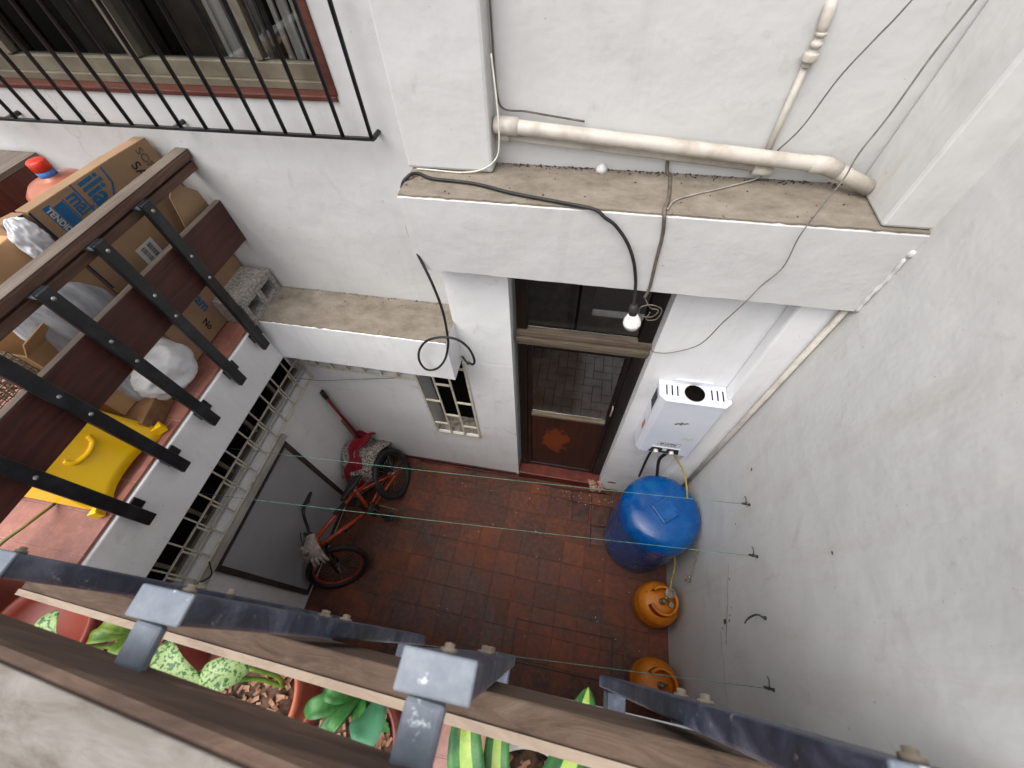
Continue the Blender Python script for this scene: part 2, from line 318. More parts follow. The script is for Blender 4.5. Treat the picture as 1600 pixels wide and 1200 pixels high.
def grid_wall(mb, ax, us, vs, solid, a0, a1, mi=0):
    """panel with holes between planes a0 (front) and a1; ax='y': u=x, v=z; ax='x': u=y, v=z; ax='z': u=x, v=y"""
    def pt(u, v, a): return {'y': (u, a, v), 'x': (a, u, v), 'z': (u, v, a)}[ax]
    nu, nv = len(us) - 1, len(vs) - 1
    S = lambda i, j: 0 <= i < nu and 0 <= j < nv and solid((us[i] + us[i + 1]) / 2, (vs[j] + vs[j + 1]) / 2)
    for i in range(nu):
        for j in range(nv):
            if not S(i, j): continue
            u0, u1, v0, v1 = us[i], us[i + 1], vs[j], vs[j + 1]
            for a in (a0, a1): mb.quad(pt(u0, v0, a), pt(u1, v0, a), pt(u1, v1, a), pt(u0, v1, a), mi)
            if not S(i - 1, j): mb.quad(pt(u0, v0, a0), pt(u0, v1, a0), pt(u0, v1, a1), pt(u0, v0, a1), mi)
            if not S(i + 1, j): mb.quad(pt(u1, v0, a0), pt(u1, v1, a0), pt(u1, v1, a1), pt(u1, v0, a1), mi)
            if not S(i, j - 1): mb.quad(pt(u0, v0, a0), pt(u1, v0, a0), pt(u1, v0, a1), pt(u0, v0, a1), mi)
            if not S(i, j + 1): mb.quad(pt(u0, v1, a0), pt(u1, v1, a0), pt(u1, v1, a1), pt(u0, v1, a1), mi)
    return mb
def text_obj(name, body, size, origin, right, up, mat, parent, sx=1.0, fat=0.0, thick=0.0006, **props):
    cu = bpy.data.curves.new(name, 'FONT'); cu.body = body; cu.size = size; cu.extrude = thick; cu.offset = fat
    tmp = bpy.data.objects.new('tmp_text', cu); COL.objects.link(tmp)
    bpy.context.view_layer.update()
    me = bpy.data.meshes.new_from_object(tmp.evaluated_get(bpy.context.evaluated_depsgraph_get()))
    bpy.data.objects.remove(tmp)
    r, u = Vector(right).normalized(), Vector(up).normalized(); n = r.cross(u); o0 = WL[parent.name]
    for v in me.vertices: v.co = Vector(origin) + r * v.co.x * sx + u * v.co.y + n * v.co.z - o0
    me.name = name; me.materials.clear(); me.materials.append(mat)
    o = bpy.data.objects.new(name, me); COL.objects.link(o); o.parent = parent; WL[o.name] = o0.copy(); return setp(o, **props)
def smooth_path(pts, k=6):
    P_ = [Vector(p) for p in pts]; P_ = [P_[0] * 2 - P_[1]] + P_ + [P_[-1] * 2 - P_[-2]]; out = []
    for i in range(1, len(P_) - 2):
        for j in range(k):
            t = j / k; a, b, c, d = P_[i - 1:i + 3]
            out.append(0.5 * ((2 * b) + (c - a) * t + (2 * a - 5 * b + 4 * c - d) * t * t + (3 * b - a - 3 * c + d) * t ** 3))
    out.append(P_[-2]); return out

XR, XL, XF, TOP = 1.04, -1.86, -1.74, 4.75
# ------------------------------------------------------------------ the setting
MB().box(-9, 9, -9, 9, -0.3, -0.02).build('ground', M['ground'], kind='structure')
mb = MB(); mb.box(XL - 0.05, XR + 0.02, -3.2, 1.6, -0.02, 0.0)
mb.build('floor', M['floor'], kind='structure')

# house wall at the back with ledges, pillar, openings
hw = thing('house_wall', (0, 1.5, 0), 'white plastered house wall with ledges, a glazed door and barred windows', 'wall')
def lower(u, v):
    if -0.322 < u < 0.43: return False
    if -0.99 < u < -0.632 and 0.72 < v: return False
    if -1.80 < u < -0.98 and 1.47 < v: return False
    return True
mb = MB()
grid_wall(mb, 'y', [XL - 0.2, -1.80, -0.99, -0.632, -0.322, 0.43, XR + 0.1], [0, 0.72, 1.47, 1.74], lower, 1.40, 1.56)
mb.build('lower_wall', M['wall_low'], hw)
mb = MB()
grid_wall(mb, 'y', [-0.64, -0.322, 0.43, XR + 0.1], [1.742, 2.56], lambda u, v: not (-0.322 < u < 0.43), 1.40, 1.56)
mb.build('door_wall', M['wall_low'], hw)
mb = MB()
def upper(u, v): return not (-2.75 < u < -0.945 and 3.085 < v < 4.4)
grid_wall(mb, 'y', [-3.4, -2.75, -0.945, -0.642], [2.0, 3.085, 4.4, TOP], upper, 1.52, 1.70)
grid_wall(mb, 'y', [-0.642, XR + 0.1], [2.562, TOP], lambda u, v: True, 1.53, 1.70)
mb.build('upper_wall', M['wall'], hw)
def rough_ledge(x0, x1, y0, y1, z0, z1, j=0.003, ch=0.0025):
    rnd = random.Random(int(z0 * 100)); mb = MB(); N = int((x1 - x0) / 0.035); vs = []
    for i in range(N + 1):
        x_ = x0 + (x1 - x0) * i / N; q = lambda: rnd.uniform(-j, j) * .5 + j * mnoise.noise(Vector((x_ * 6, rnd.random() * .3, z0 * 9)))
        a, b = q(), q()
        vs += [(x_, y1, z0), (x_, y0 + ch, z0), (x_, y0 + abs(b) * .4, z0 + ch + b), (x_, y0 + abs(a) * .4, z1 - ch - abs(a)), (x_, y0 + ch + abs(a), z1), (x_, y1, z1)]
    fs = [(i * 6 + k, i * 6 + (k + 1) % 6, (i + 1) * 6 + (k + 1) % 6, (i + 1) * 6 + k) for i in range(N) for k in range(6)]
    fs += [tuple(range(6)), tuple(N * 6 + k for k in range(6))[::-1]]
    return mb.add(vs, fs)
def rough_sheet(x0, x1, y0, y1, z0, z1, seed, j=0.006):
    rnd = random.Random(seed); mb = MB(); N = int((x1 - x0) / 0.012)
    front = [(x0 + (x1 - x0) * i / N, y0 + j * .5 + j * mnoise.noise(Vector((i * .35, seed, 0))) + rnd.uniform(-.0012, .0012), z0) for i in range(N + 1)]
    vs = front + [(p[0], p[1], z1) for p in front] + [(p[0], y1, z1) for p in front]; n = N + 1
    fs = [(i, i + 1, n + i + 1, n + i) for i in range(N)] + [(n + i, n + i + 1, 2 * n + i + 1, 2 * n + i) for i in range(N)]
    fs += [(0, n, 2 * n), (N, 2 * n + N, n + N)]
    return mb.add(vs, fs)
mb = rough_ledge(-0.685, XR + 0.05, 1.27, 1.529, 2.555, 2.886)
lw = mb.build('ledge', [M['wall']], hw)
mb = rough_sheet(-0.683, XR + 0.05, 1.272, 1.528, 2.8865, 2.8935, 3); mb.build('ledge_top', M['ledge'], lw)
mb = rough_ledge(-1.95, -0.635, 1.24, 1.519, 1.765, 2.094)
l2 = mb.build('ledge', [M['wall_low']], hw)
mb = rough_sheet(-1.952, -0.637, 1.242, 1.517, 2.0945, 2.101, 5); mb.build('ledge_top', M['ledge'], l2)
MB().box(-0.70, -0.365, 1.445, 1.60, 2.895, TOP).build('pillar', M['wall'], hw, bevel=0.012)
MB().box(0.90, XR + 0.03, 1.285, 1.527, 2.895, TOP).build('pillar', M['wall_grey'], hw, bevel=0.01)
MB().box(0.876, XR + 0.03, 1.32, 1.398, 0.0, 2.553).build('pillar', M['wall_low'], hw, bevel=0.012)
mb = MB(); mb.lathe((0.03, 1.515, 2.893), [(0.024, 0), (0.018, 0.014), (0.008, 0.026), (0, 0.028)], 9); mb.build('plaster_bump', M['wall_grey'], hw)
mb = MB(); mb.box(-1.80, -0.34, 1.388, 1.402, 0.002, 0.035); mb.build('skirting', M['skirt'], hw, bevel=0.002)
mb = MB(); mb.tube(smooth_path([(-1.3, 1.37, 0.02), (-0.8, 1.372, 0.02), (-0.35, 1.36, 0.02), (-0.05, 1.335, 0.02), (0.25, 1.33, 0.02), (0.5, 1.35, 0.02)]), 0.009)
mb.build('garden_hose', M['skirt'], label='thin dark red hose lying along the foot of the house wall below the door', category='hose')
mb = MB()
for k in range(420):
    if k < 300: x_ = random.uniform(-0.35, 0.88); y_ = 1.527 - abs(random.gauss(0, 0.012)); z_ = 2.894
    elif k < 340: x_ = random.uniform(-0.67, 0.88); y_ = random.uniform(1.29, 1.5); z_ = 2.894
    else: x_ = random.uniform(-1.68, -0.66); y_ = 1.516 - abs(random.gauss(0, 0.008)) if k < 400 else random.uniform(1.27, 1.5); z_ = 2.1015
    s_ = random.uniform(.001, .0038); mb.box(-s_, s_, -s_ * .6, s_ * .6, 0, s_ * .7, m=Matrix.Translation((x_, y_, z_)) @ Matrix.Rotation(random.random() * 6, 4, 'Z'))
mb.build('ledge_grit', simple('dark_grit', rgb(84, 74, 62), rgb(48, 42, 34), 90, 0.95), kind='stuff', label='dark grit and dead insects lying on the two ledges', category='debris')
# door
dr = MB()
dr.box(-0.30, -0.245, 1.47, 1.53, 0.12, 2.56); dr.box(0.355, 0.428, 1.47, 1.53, 0.12, 2.56)
dr.box(-0.245, 0.355, 1.47, 1.53, 2.50, 2.56)
door = dr.build('door', M['darkframe'], hw, bevel=0.003, label='narrow dark framed door with two glass panes and a wooden kick panel')
mb = MB()
mb.box(-0.30, 0.43, 1.452, 1.50, 1.985, 2.02); mb.box(-0.305, 0.43, 1.44, 1.50, 1.945, 1.975); mb.box(-0.30, 0.43, 1.456, 1.50, 1.905, 1.935)
mb.build('transom_bar', M['doorrail'], door, bevel=0.003)
MB().box(-0.245, 0.355, 1.497, 1.502, 2.02, 2.50).build('transom_pane', M['glass'], door)
MB().box(-0.215, 0.325, 1.497, 1.502, 1.10, 1.86).build('glass_pane', M['glass'], door)
mb = MB(); mb.box(-0.243, -0.215, 1.475, 1.52, 0.13, 1.90); mb.box(0.325, 0.353, 1.475, 1.52, 0.13, 1.90); mb.box(-0.215, 0.325, 1.475, 1.52, 1.86, 1.90)
mb.box(-0.215, 0.325, 1.475, 1.52, 0.13, 0.175)
mb.build('leaf_frame', M['darkframe'], door, bevel=0.003)
MB().box(-0.215, 0.325, 1.466, 1.515, 1.068, 1.098).build('middle_rail', M['doorrail'], door, bevel=0.003)
MB().box(-0.215, 0.325, 1.487, 1.51, 0.175, 1.068).build('kick_panel', M['kick'], door)
mb = MB(); mb.tube([(0.34, 1.474, 1.22), (0.34, 1.455, 1.23), (0.34, 1.455, 1.33), (0.34, 1.474, 1.34)], 0.006); mb.build('handle', M['bolt'], door)
mb = MB(); mb.box(-0.318, 0.426, 1.375, 1.52, 0.003, 0.12); mb.build('door_step', M['sillred'], hw, bevel=0.008)
mb = MB()
for k in range(16):
    a = random.random(); p = Vector((0.40 + random.uniform(-0.05, 0.05), 1.385 + random.uniform(-0.03, 0.02), random.uniform(0.02, 0.15)))
    s_ = random.uniform(0.014, 0.03); m_ = Matrix.Translation(p) @ Matrix.Rotation(a * 6, 4, (random.random(), random.random(), 1))
    mb.box(-s_, s_, -s_, s_, -s_ * .7, s_ * .7, m=m_)
mb.build('broken_plaster', M['plaster'], hw)
# rooms behind the door and window (boxes of inner walls, one with an added light opening, one coloured near-black)
mb = MB(); mb.box(-2.1, 1.7, 1.70, 4.2, -0.02, 0.04); mb.build('room_floor', M['grout'], hw)
mb = MB()
u = 0.10
for i in range(-60, 60):
    for j in range(-16, 16):
        for (cx, cy, w_, h_) in ((0, 0, 2, 1), (2, -1, 1, 2)):
            X = (i + 2 * j + cx); Y = (i - 2 * j + cy)
            x0 = -0.9 + X * u; y0 = 2.6 + Y * u
            if -1.0 < x0 < 1.5 and 1.72 < y0 < 3.1:
                mb.box(x0 + .003, x0 + w_ * u - .003, y0 + .003, y0 + h_ * u - .003, 0.041, 0.05 + random.random() * 0.0015)
mb.build('herringbone_tiles', M['herr'], hw)
mb = MB()
grid_wall(mb, 'y', [-2.1, 0.2, 1.3, 1.7], [0, 0.3, 2.6, 2.8], lambda a, b: not (0.2 < a < 1.3 and 0.3 < b < 2.6), 3.3, 3.4)  # unseen far opening, added to brighten the room behind the door
mb.box(-2.2, -2.1, 1.71, 3.4, 0, 2.8); mb.box(1.7, 1.8, 1.71, 3.4, 0, 2.8); mb.box(-2.2, 1.8, 1.72, 3.4, 2.8, 2.9)
mb.build('room_wall', M['inner'], hw)
mb = MB(); mb.box(-0.50, -0.46, 1.72, 2.4, 0.05, 2.2); mb.box(0.02, 0.05, 3.2, 3.23, 0.05, 2.7)
mb.build('inner_partition', M['darkframe'], hw)
mb = MB(); mb.box(-3.4, -0.1, 3.2, 3.3, 2.95, 5.0); mb.box(-3.4, -0.1, 1.70, 3.3, 5.0, 5.1); mb.box(-3.5, -3.4, 1.70, 3.3, 2.95, 5.0); mb.box(-0.1, 0.0, 1.70, 3.3, 2.95, 5.0)
mb.box(-3.4, -0.1, 1.70, 3.2, 2.92, 2.97)
mb.build('room_wall', M['dark'], hw)  # walls coloured near-black for the darkness of an unlit room
mb = MB()
for k in range(20):
    xx = -1.58 + k * 0.028
    if k in (7, 8, 9, 15): continue
    mb.box(xx, xx + 0.02, 1.85 + 0.012 * (k % 2), 1.86 + 0.012 * (k % 2), 3.0, 4.5)
mb.box(-1.60, -1.40, 1.90, 1.92, 2.98, 4.5)
mb.build('pale_reflection', M['pale_reflection'], hw)  # pale strips and panel stand in for reflections on the window glass
mb = MB(); mb.box(-2.6, -2.2, 2.1, 2.5, 3.0, 3.5); mb.box(-1.9, -1.5, 2.0, 2.1, 3.0, 3.9); mb.box(-2.15, -2.0, 1.9, 2.0, 3.0, 4.4); mb.build('shelf', simple('grey_brown_furniture', rgb(92, 82, 72), rgb(60, 50, 42), 8, 0.6), hw, bevel=0.01)
# upper window
wf = MB(); wf.box(-2.76, -0.94, 1.512, 1.60, 3.082, 3.10); wf.box(-0.975, -0.935, 1.512, 1.60, 3.10, 4.42); wf.box(-2.79, -2.75, 1.50, 1.60, 3.07, 4.42); wf.box(-2.75, -0.975, 1.50, 1.60, 4.38, 4.42)
win = wf.build('window', M['redframe'], hw, bevel=0.004, label='wide sliding window with a red brown wooden surround')
mb = MB(); mb.box(-2.75, -0.977, 1.56, 1.62, 3.10, 3.125); mb.box(-2.75, -0.98, 1.575, 1.615, 3.125, 3.175)
mb.box(-1.77, -1.73, 1.57, 1.61, 3.18, 4.38); mb.box(-2.35, -2.31, 1.57, 1.61, 3.18, 4.38); mb.box(-1.25, -1.22, 1.58, 1.62, 3.18, 4.38); mb.box(-0.998, -0.978, 1.57, 1.61, 3.18, 4.38)
mb.build('sliding_frame', M['alu'], win, bevel=0.002)
MB().box(-2.75, -0.99, 1.596, 1.600, 3.16, 4.38).build('pane', M['glass'], win)
# small lower window (L shaped, no glass at the front: bars)
sw = MB(); sw.box(-0.99, -0.632, 1.41, 1.56, 0.70, 0.724)
smallwin = sw.build('window', M['sill'], hw, bevel=0.003, label='small low window opening with a rough cement sill')
mb = MB(); mb.box(-0.99, -0.632, 1.552, 1.556, 0.725, 1.76); mb.build('pane', M['dark'], smallwin)  # black sheet stands in for the shade behind the opening
MB().box(-1.80, -0.99, 1.552, 1.556, 1.47, 1.76).build('pane', M['dark'], smallwin)  # same black sheet for shade behind the band
# stains and hooks on plaster
def patch(name, cx, cz, w_, h_, y, mat, n=11):
    mb = MB(); pts = []
    for k in range(n):
        a = 2 * math.pi * k / n; q = random.uniform(0.65, 1.1); pts.append((cx + w_ * q * math.cos(a), y, cz + h_ * q * math.sin(a)))
    mb.prism(pts, (0, 0.001, 0)); return mb.build(name, mat, hw)
patch('stain', 0.53, 0.17, 0.045, 0.02, 1.3985, M['rust'])

# window grille of black bars
g = thing('window_grille', (-1.6, 1.46, 2.98), 'black iron bars over the upper window of the house wall', 'window grille')
for xx in [-2.64, -2.53, -2.417, -2.304, -2.189, -2.076, -1.962, -1.85, -1.734, -1.624, -1.512, -1.399, -1.281, -1.17, -1.053, -0.936, -0.822]:
    MB().tube([(xx, 1.46, 2.99), (xx + random.uniform(-.002, .002), 1.46, 4.5)], 0.0075, 8).build('bar', M['black'], g)
MB().box(-2.75, -0.812, 1.453, 1.467, 2.982, 2.992).build('bottom_rail', M['black'], g)
MB().box(-2.75, -0.812, 1.453, 1.467, 4.50, 4.51).build('top_rail', M['black'], g)
for xx in (-0.818, -1.66, -2.47):
    for zz in (2.987, 4.505):
        MB().tube([(xx, 1.466, zz), (xx, 1.522, zz)], 0.009, 8).build('bracket', M['black'], g)

# lattice over the small low window and band
def lattice(name, label, hor, ver, cat='window grille'):
    g = thing(name, tuple(ver[0][0]), label, cat)
    for p0, p1, r in hor: MB().beam(p0, p1, r, r).build('rail', M['cream'], g)
    for p0, p1, r in ver: MB().beam(p0, p1, r, r, up=(1, 0.2, 0)).build('bar', M['cream'], g)
    return g
Y0 = 1.392; b_ = 0.012
lattice('window_lattice', 'cream iron lattice in the small low window beside the door', 
    [((-0.995, Y0, .716), (-0.628, Y0, .716), .014), ((-.99, Y0, .872), (-.872, Y0, .872), b_), ((-.75, Y0, .870), (-.634, Y0, .870), b_), ((-.866, Y0, 1.026), (-.757, Y0, 1.026), b_),
     ((-.99, Y0, 1.216), (-.872, Y0, 1.216), b_), ((-.75, Y0, 1.232), (-.634, Y0, 1.232), b_), ((-.866, Y0, 1.447), (-.757, Y0, 1.447), b_), ((-.75, Y0, 1.66), (-.634, Y0, 1.66), b_),
     ((-1.80, Y0, 1.468), (-.99, Y0, 1.468), .014)],
    [((-.993, Y0, .70), (-.993, Y0, 1.74), .014), ((-.869, Y0, .72), (-.869, Y0, 1.74), b_), ((-.755, Y0, .72), (-.755, Y0, 1.74), b_), ((-.631, Y0, .70), (-.631, Y0, 1.74), .014)]
    + [((xx, Y0, 1.47), (xx, Y0, 1.74), b_) for xx in (-1.728, -1.609, -1.491, -1.366, -1.245, -1.127)])

# boundary wall on the right
mb = MB(); mb.box(XR, XR + 0.2, -3.2, 1.6, 0.0, TOP)
bw = mb.build('boundary_wall', M['wall_grey'], label='tall plain pale grey boundary wall on the right of the courtyard', category='wall')
# wall on the left below the balcony
aw = thing('annex_wall', (-2.0, 0.6, 0), 'low white wall under the left balcony with a strip window and a grey door', 'wall')
mb = MB()
grid_wall(mb, 'x', [-3.2, -0.12, 0.06, 0.90, 1.56], [0, 1.375, 1.762], lambda a, b: not (b > 1.375 and a > -0.12), XL, XL - 0.16)
mb.build('wall_panel', M['wall_low'], aw)
mb = MB(); mb.box(XL - 0.12, XL - 0.004, -0.12, 1.39, 1.376, 1.381); wn = mb.build('window', M['wall_low'], aw, label='long low strip window under the balcony edge')
mb = MB(); mb.box(XL - 0.105, XL - 0.10, -0.12, 1.39, 1.382, 1.76); mb.build('pane', M['dark'], wn)  # black sheet paints the dark inside the strip window
mb = MB()
for yy in (0.02, 0.30, 0.58, 0.86, 1.14): mb.box(XL - 0.098, XL - 0.07, yy, yy + 0.02, 1.406, 1.76)
mb.box(XL - 0.098, XL - 0.065, -0.12, 1.39, 1.382, 1.405)
mb.build('sliding_frame', M['alu'], wn)
mb = MB(); mb.box(XL, XL + 0.012, 0.10, 0.865, 0.10, 1.21); gd = mb.build('door', M['greydoor'], aw, label='low grey metal door with a dark frame')
mb = MB(); mb.box(XL, XL + 0.02, 0.865, 0.90, 0.06, 1.25); mb.box(XL, XL + 0.02, 0.065, 0.10, 0.06, 1.25); mb.box(XL, XL + 0.02, 0.10, 0.865, 0.06, 0.10)
mb.box(XL, XL + 0.02, 0.10, 0.865, 1.21, 1.228)
mb.build('frame', M['darktrim'], gd)
mb = MB(); mb.box(XL, XL + 0.028, -0.06, 0.93, 1.25, 1.29); mb.build('lintel', M['dado'], aw, bevel=0.003)
X0 = XL + 0.012
g = thing('window_lattice', (X0, 0.6, 1.31), 'cream iron lattice along the strip window under the left balcony', 'window grille')
for zz, rr in ((1.315, .010), (1.437, .008), (1.539, .008), (1.70, .008)): MB().beam((X0, -0.12, zz), (X0, 1.395, zz), rr, rr).build('rail', M['cream'], g)
yy = 1.392
while yy > -0.1:
    MB().beam((X0, yy, 1.31), (X0, yy, 1.76), .008, .008, up=(1, 0, 0)).build('bar', M['cream'], g)
    mb = MB(); mb.box(X0 - .004, X0 + .006, yy - .024, yy - .014, 1.433, 1.543); mb.build('plate', M['cream'], g, bevel=0.002)
    yy -= 0.1263
# ------------------------------------------------------------------ balconies
lb = thing('balcony', (-2.4, 0.3, 1.765), 'white edged balcony with terracotta tiles on the left, stacked with boxes', 'balcony')
mb = MB(); mb.box(-3.3, XF, -0.13, 1.2395, 1.765, 2.075); mb.build('slab', M['wall_low'], lb, bevel=0.008)
mb = MB(); mb.box(-3.3, XF - 0.012, -0.128, 1.238, 2.078, 2.092); mb.box(-3.3, -1.955, 1.238, 1.518, 2.078, 2.092); mb.build('tile_floor', M['balc_tile'], lb)
mb = MB(); mb.box(-3.3, -1.955, 1.2395, 1.5195, 1.765, 2.075); mb.build('slab', M['wall_low'], lb)
mb = MB(); mb.box(-3.45, -3.3, -3.2, 1.52, 1.765, 2.4); mb.build('side_wall', M['wall'], lb)  # unseen wall, kept low so light comes in from the left
nb = thing('balcony', (0, -1.2, 1.765), 'near balcony with terracotta tiles and potted plants below the camera', 'balcony')
mb = MB(); mb.box(-3.3, XR - 0.002, -2.6, -0.1305, 1.765, 2.075); mb.build('slab', M['wall_low'], nb)
mb = MB(); mb.box(-3.3, XR - 0.002, -2.6, -0.1295, 2.078, 2.092); mb.build('tile_floor', M['balc_tile'], nb)
mb = MB(); mb.prism([(-1.2, -0.13, 2.094), (XR - .003, -0.13, 2.094), (XR - .003, -0.13, 2.60), (-0.2, -0.13, 2.36), (-1.2, -0.13, 2.16)], (0, 0.035, 0)); mb.build('kerb', M['wall_low'], nb)
mb = MB(); mb.box(-3.3, XR - 0.002, -2.75, -2.6, 0, 3.0); mb.build('rear_wall', M['wall'], nb)  # unseen wall behind the camera, its height cut to admit light

# left railing
lr = thing('balcony_railing', (-1.74, 0.6, 2.0), 'brown wooden railing with black flat bars along the left balcony', 'railing')
ye = -0.45
mb = MB(); mb.box(-1.79, -1.727, ye, 1.519, 2.84, 2.876, 0); hr = mb.build('handrail', M['rail_y'], lr, bevel=0.006)
mb = MB(); mb.box(-1.788, -1.729, ye, 1.518, 2.8765, 2.8795); mb.build('worn_top', M['wear_y'], hr)
MB().box(-1.785, -1.742, ye, 1.519, 2.79, 2.826).build('lower_rail', M['rail_y'], lr, bevel=0.004)
mb = MB(); mb.box(-1.772, -1.742, ye, 1.519, 2.42, 2.636); bd = mb.build('board', M['board_y'], lr, bevel=0.004)
MB().box(-1.770, -1.743, ye, 1.518, 2.6365, 2.640).build('worn_top', M['wear_y'], bd)
for k in range(5):
    yy = 1.170 - 0.2465 * k
    mb = MB(); mb.box(-1.718, -1.694, yy - 0.026, yy + 0.026, 1.96, 2.845); br = mb.build('baluster', M['black'], lr, bevel=0.004)
    mb = MB(); mb.box(-1.76, -1.71, yy - 0.028, yy + 0.028, 2.8275, 2.839); mb.build('top_plate', M['steel_top'], br, bevel=0.002)
    for zz in (2.81, 2.59, 2.47): MB().lathe((-1.694, yy, zz), [(0.008, 0), (0.008, 0.003), (0.004, 0.006), (0, 0.007)], 8, axis=(1, 0, 0)).build('bolt', M['zinc'], br)
    mb = MB(); mb.box(-1.739, -1.70, yy - 0.024, yy + 0.024, 2.02, 2.065); mb.box(-1.739, -1.731, yy - 0.024, yy + 0.06, 2.01, 2.072); mb.build('bracket', M['black'], br, bevel=0.002)
# near railing: rises to the right
nr = thing('balcony_railing', (0, -0.06, 2.4), 'weathered wooden railing with scuffed steel bars closest to the camera', 'railing')
def slope(x): return 0.25 * x
def srect(mb, x0, x1, y0, y1, zt, zb, mi=0):
    vs = []
    for xx in (x0, x1):
        for yy in (y0, y1):
            for zz in (zb, zt): vs.append((xx, yy - 0.008 * xx, zz + slope(xx)))
    mb.add(vs, [(0, 1, 3, 2), (4, 6, 7, 5), (0, 4, 5, 1), (2, 3, 7, 6), (0, 2, 6, 4), (1, 5, 7, 3)], False, mi); return mb
mb = MB(); srect(mb, -1.6, 1.0, -0.137, -0.065, 3.463, 3.412); nh = mb.build('handrail', M['rail_x'], nr, bevel=0.006)
mb = MB(); srect(mb, -1.6, 1.0, -0.135, -0.0735, 3.4665, 3.4635); mb.build('worn_top', M['wear_x'], nh, bevel=0.001)
mb = MB(); srect(mb, -1.6, 1.0, -0.125, -0.067, 3.405, 3.383); mb.build('lower_rail', M['rail_x'], nr, bevel=0.003)
mb = MB(); vs = []
for xx in (-0.97, 1.0):
    for yy in (-0.083, -0.044):
        for zz in (2.94, 3.122): vs.append((xx, yy, zz + slope(xx)))
mb.add(vs, [(0, 1, 3, 2), (4, 6, 7, 5), (0, 4, 5, 1), (2, 3, 7, 6), (0, 2, 6, 4), (1, 5, 7, 3)]); nbd = mb.build('board', M['board_x'], nr, bevel=0.003)
mb = MB(); mb.beam((-0.968, -0.0785, 3.1228 - .242), (1.0, -0.0785, 3.1228 + .25), 0.010, 0.004, up=(0, 0, 1)); mb.build('pale_edge', M['wear_edge'], nbd)
for xx in (-0.546, -0.300, -0.056, 0.190):
    zt = 3.405 + 0.22 * xx; sk = 0.012
    mb = MB(); mb.box(xx - 0.023, xx + 0.025, -0.033, -0.010, zt - 0.90, zt - 0.002); br = mb.build('baluster', M['steel_dark'], nr, bevel=0.0035)
    mb = MB(); mb.box(xx - 0.0235, xx + 0.0255, -0.0335, -0.0095, zt - 0.0018, zt + 0.002); mb.build('bar_top', M['steel_top'], br, bevel=0.0015)
    mb = MB(); mb.beam((xx - 0.002, -0.034, zt - 0.006), (xx - 0.008, -0.15, zt - 0.022), 0.026, 0.008); mb.build('stem', M['steel_top'], br, bevel=0.003)
    for dz in (0.30, 0.38): MB().lathe((xx + 0.002, -0.010, zt - dz), [(0.010, 0), (0.010, 0.003), (0.006, 0.0035), (0.006, 0.008), (0, 0.009)], 6, axis=(0, 1, 0)).build('bolt', M['bolt'], br)
    MB().lathe((xx + 0.002, -0.010, zt - 0.02), [(0.006, 0), (0.006, 0.003), (0.0035, 0.0035), (0.0035, 0.006), (0, 0.0065)], 6, axis=(0, 1, 0)).build('bolt', M['bolt'], br)
    mb = MB(); mb.box(xx - 0.018, xx + 0.018, -0.095, -0.035, zt - 0.86, zt - 0.80); mb.build('bracket', M['steel_dark'], br, bevel=0.002)
#PART2
# ------------------------------------------------------------------ things in the courtyard
def top(o, label, cat, group=None): return setp(o, label, cat, group)
# blue drum
c = (0.765, 0.965, 0)
d = thing('plastic_drum', c, 'shiny blue plastic drum standing in the corner under the water heater', 'drum')
prof = [(0.225, 0.004), (0.245, 0.012), (0.256, 0.04), (0.266, 0.12), (0.270, 0.30), (0.272, 0.50), (0.272, 0.70), (0.274, 0.80), (0.271, 0.85), (0.258, 0.89), (0.232, 0.922), (0.19, 0.941), (0.11, 0.951), (0, 0.954)]
MB().lathe(c, prof, 48).build('body', M['bluedrum'], d)
m_ = Matrix.Translation((0.775, 0.955, 0.95)) @ Matrix.Rotation(R(38), 4, 'Z')
mb = MB(); mb.box(-0.070, 0.070, -0.070, 0.070, -0.004, 0.024, m=m_); lid = mb.build('cap_plate', M['bluedrum'], d, bevel=0.004)
mb = MB()
for q in range(4):
    a = R(45 + 90 * q); p = m_ @ Vector((0.062 * math.cos(a) * 1.1, 0.062 * math.sin(a) * 1.1, 0.0245))
    mb.box(-0.006, 0.006, -0.0015, 0.0015, 0, 0.004, m=Matrix.Translation(p) @ Matrix.Rotation(R(60 * q + 20), 4, 'Z'))
    mb.lathe(p, [(0.006, 0), (0.005, 0.003), (0, 0.0035)], 8)
mb.build('screws', M['darktrim'], lid)
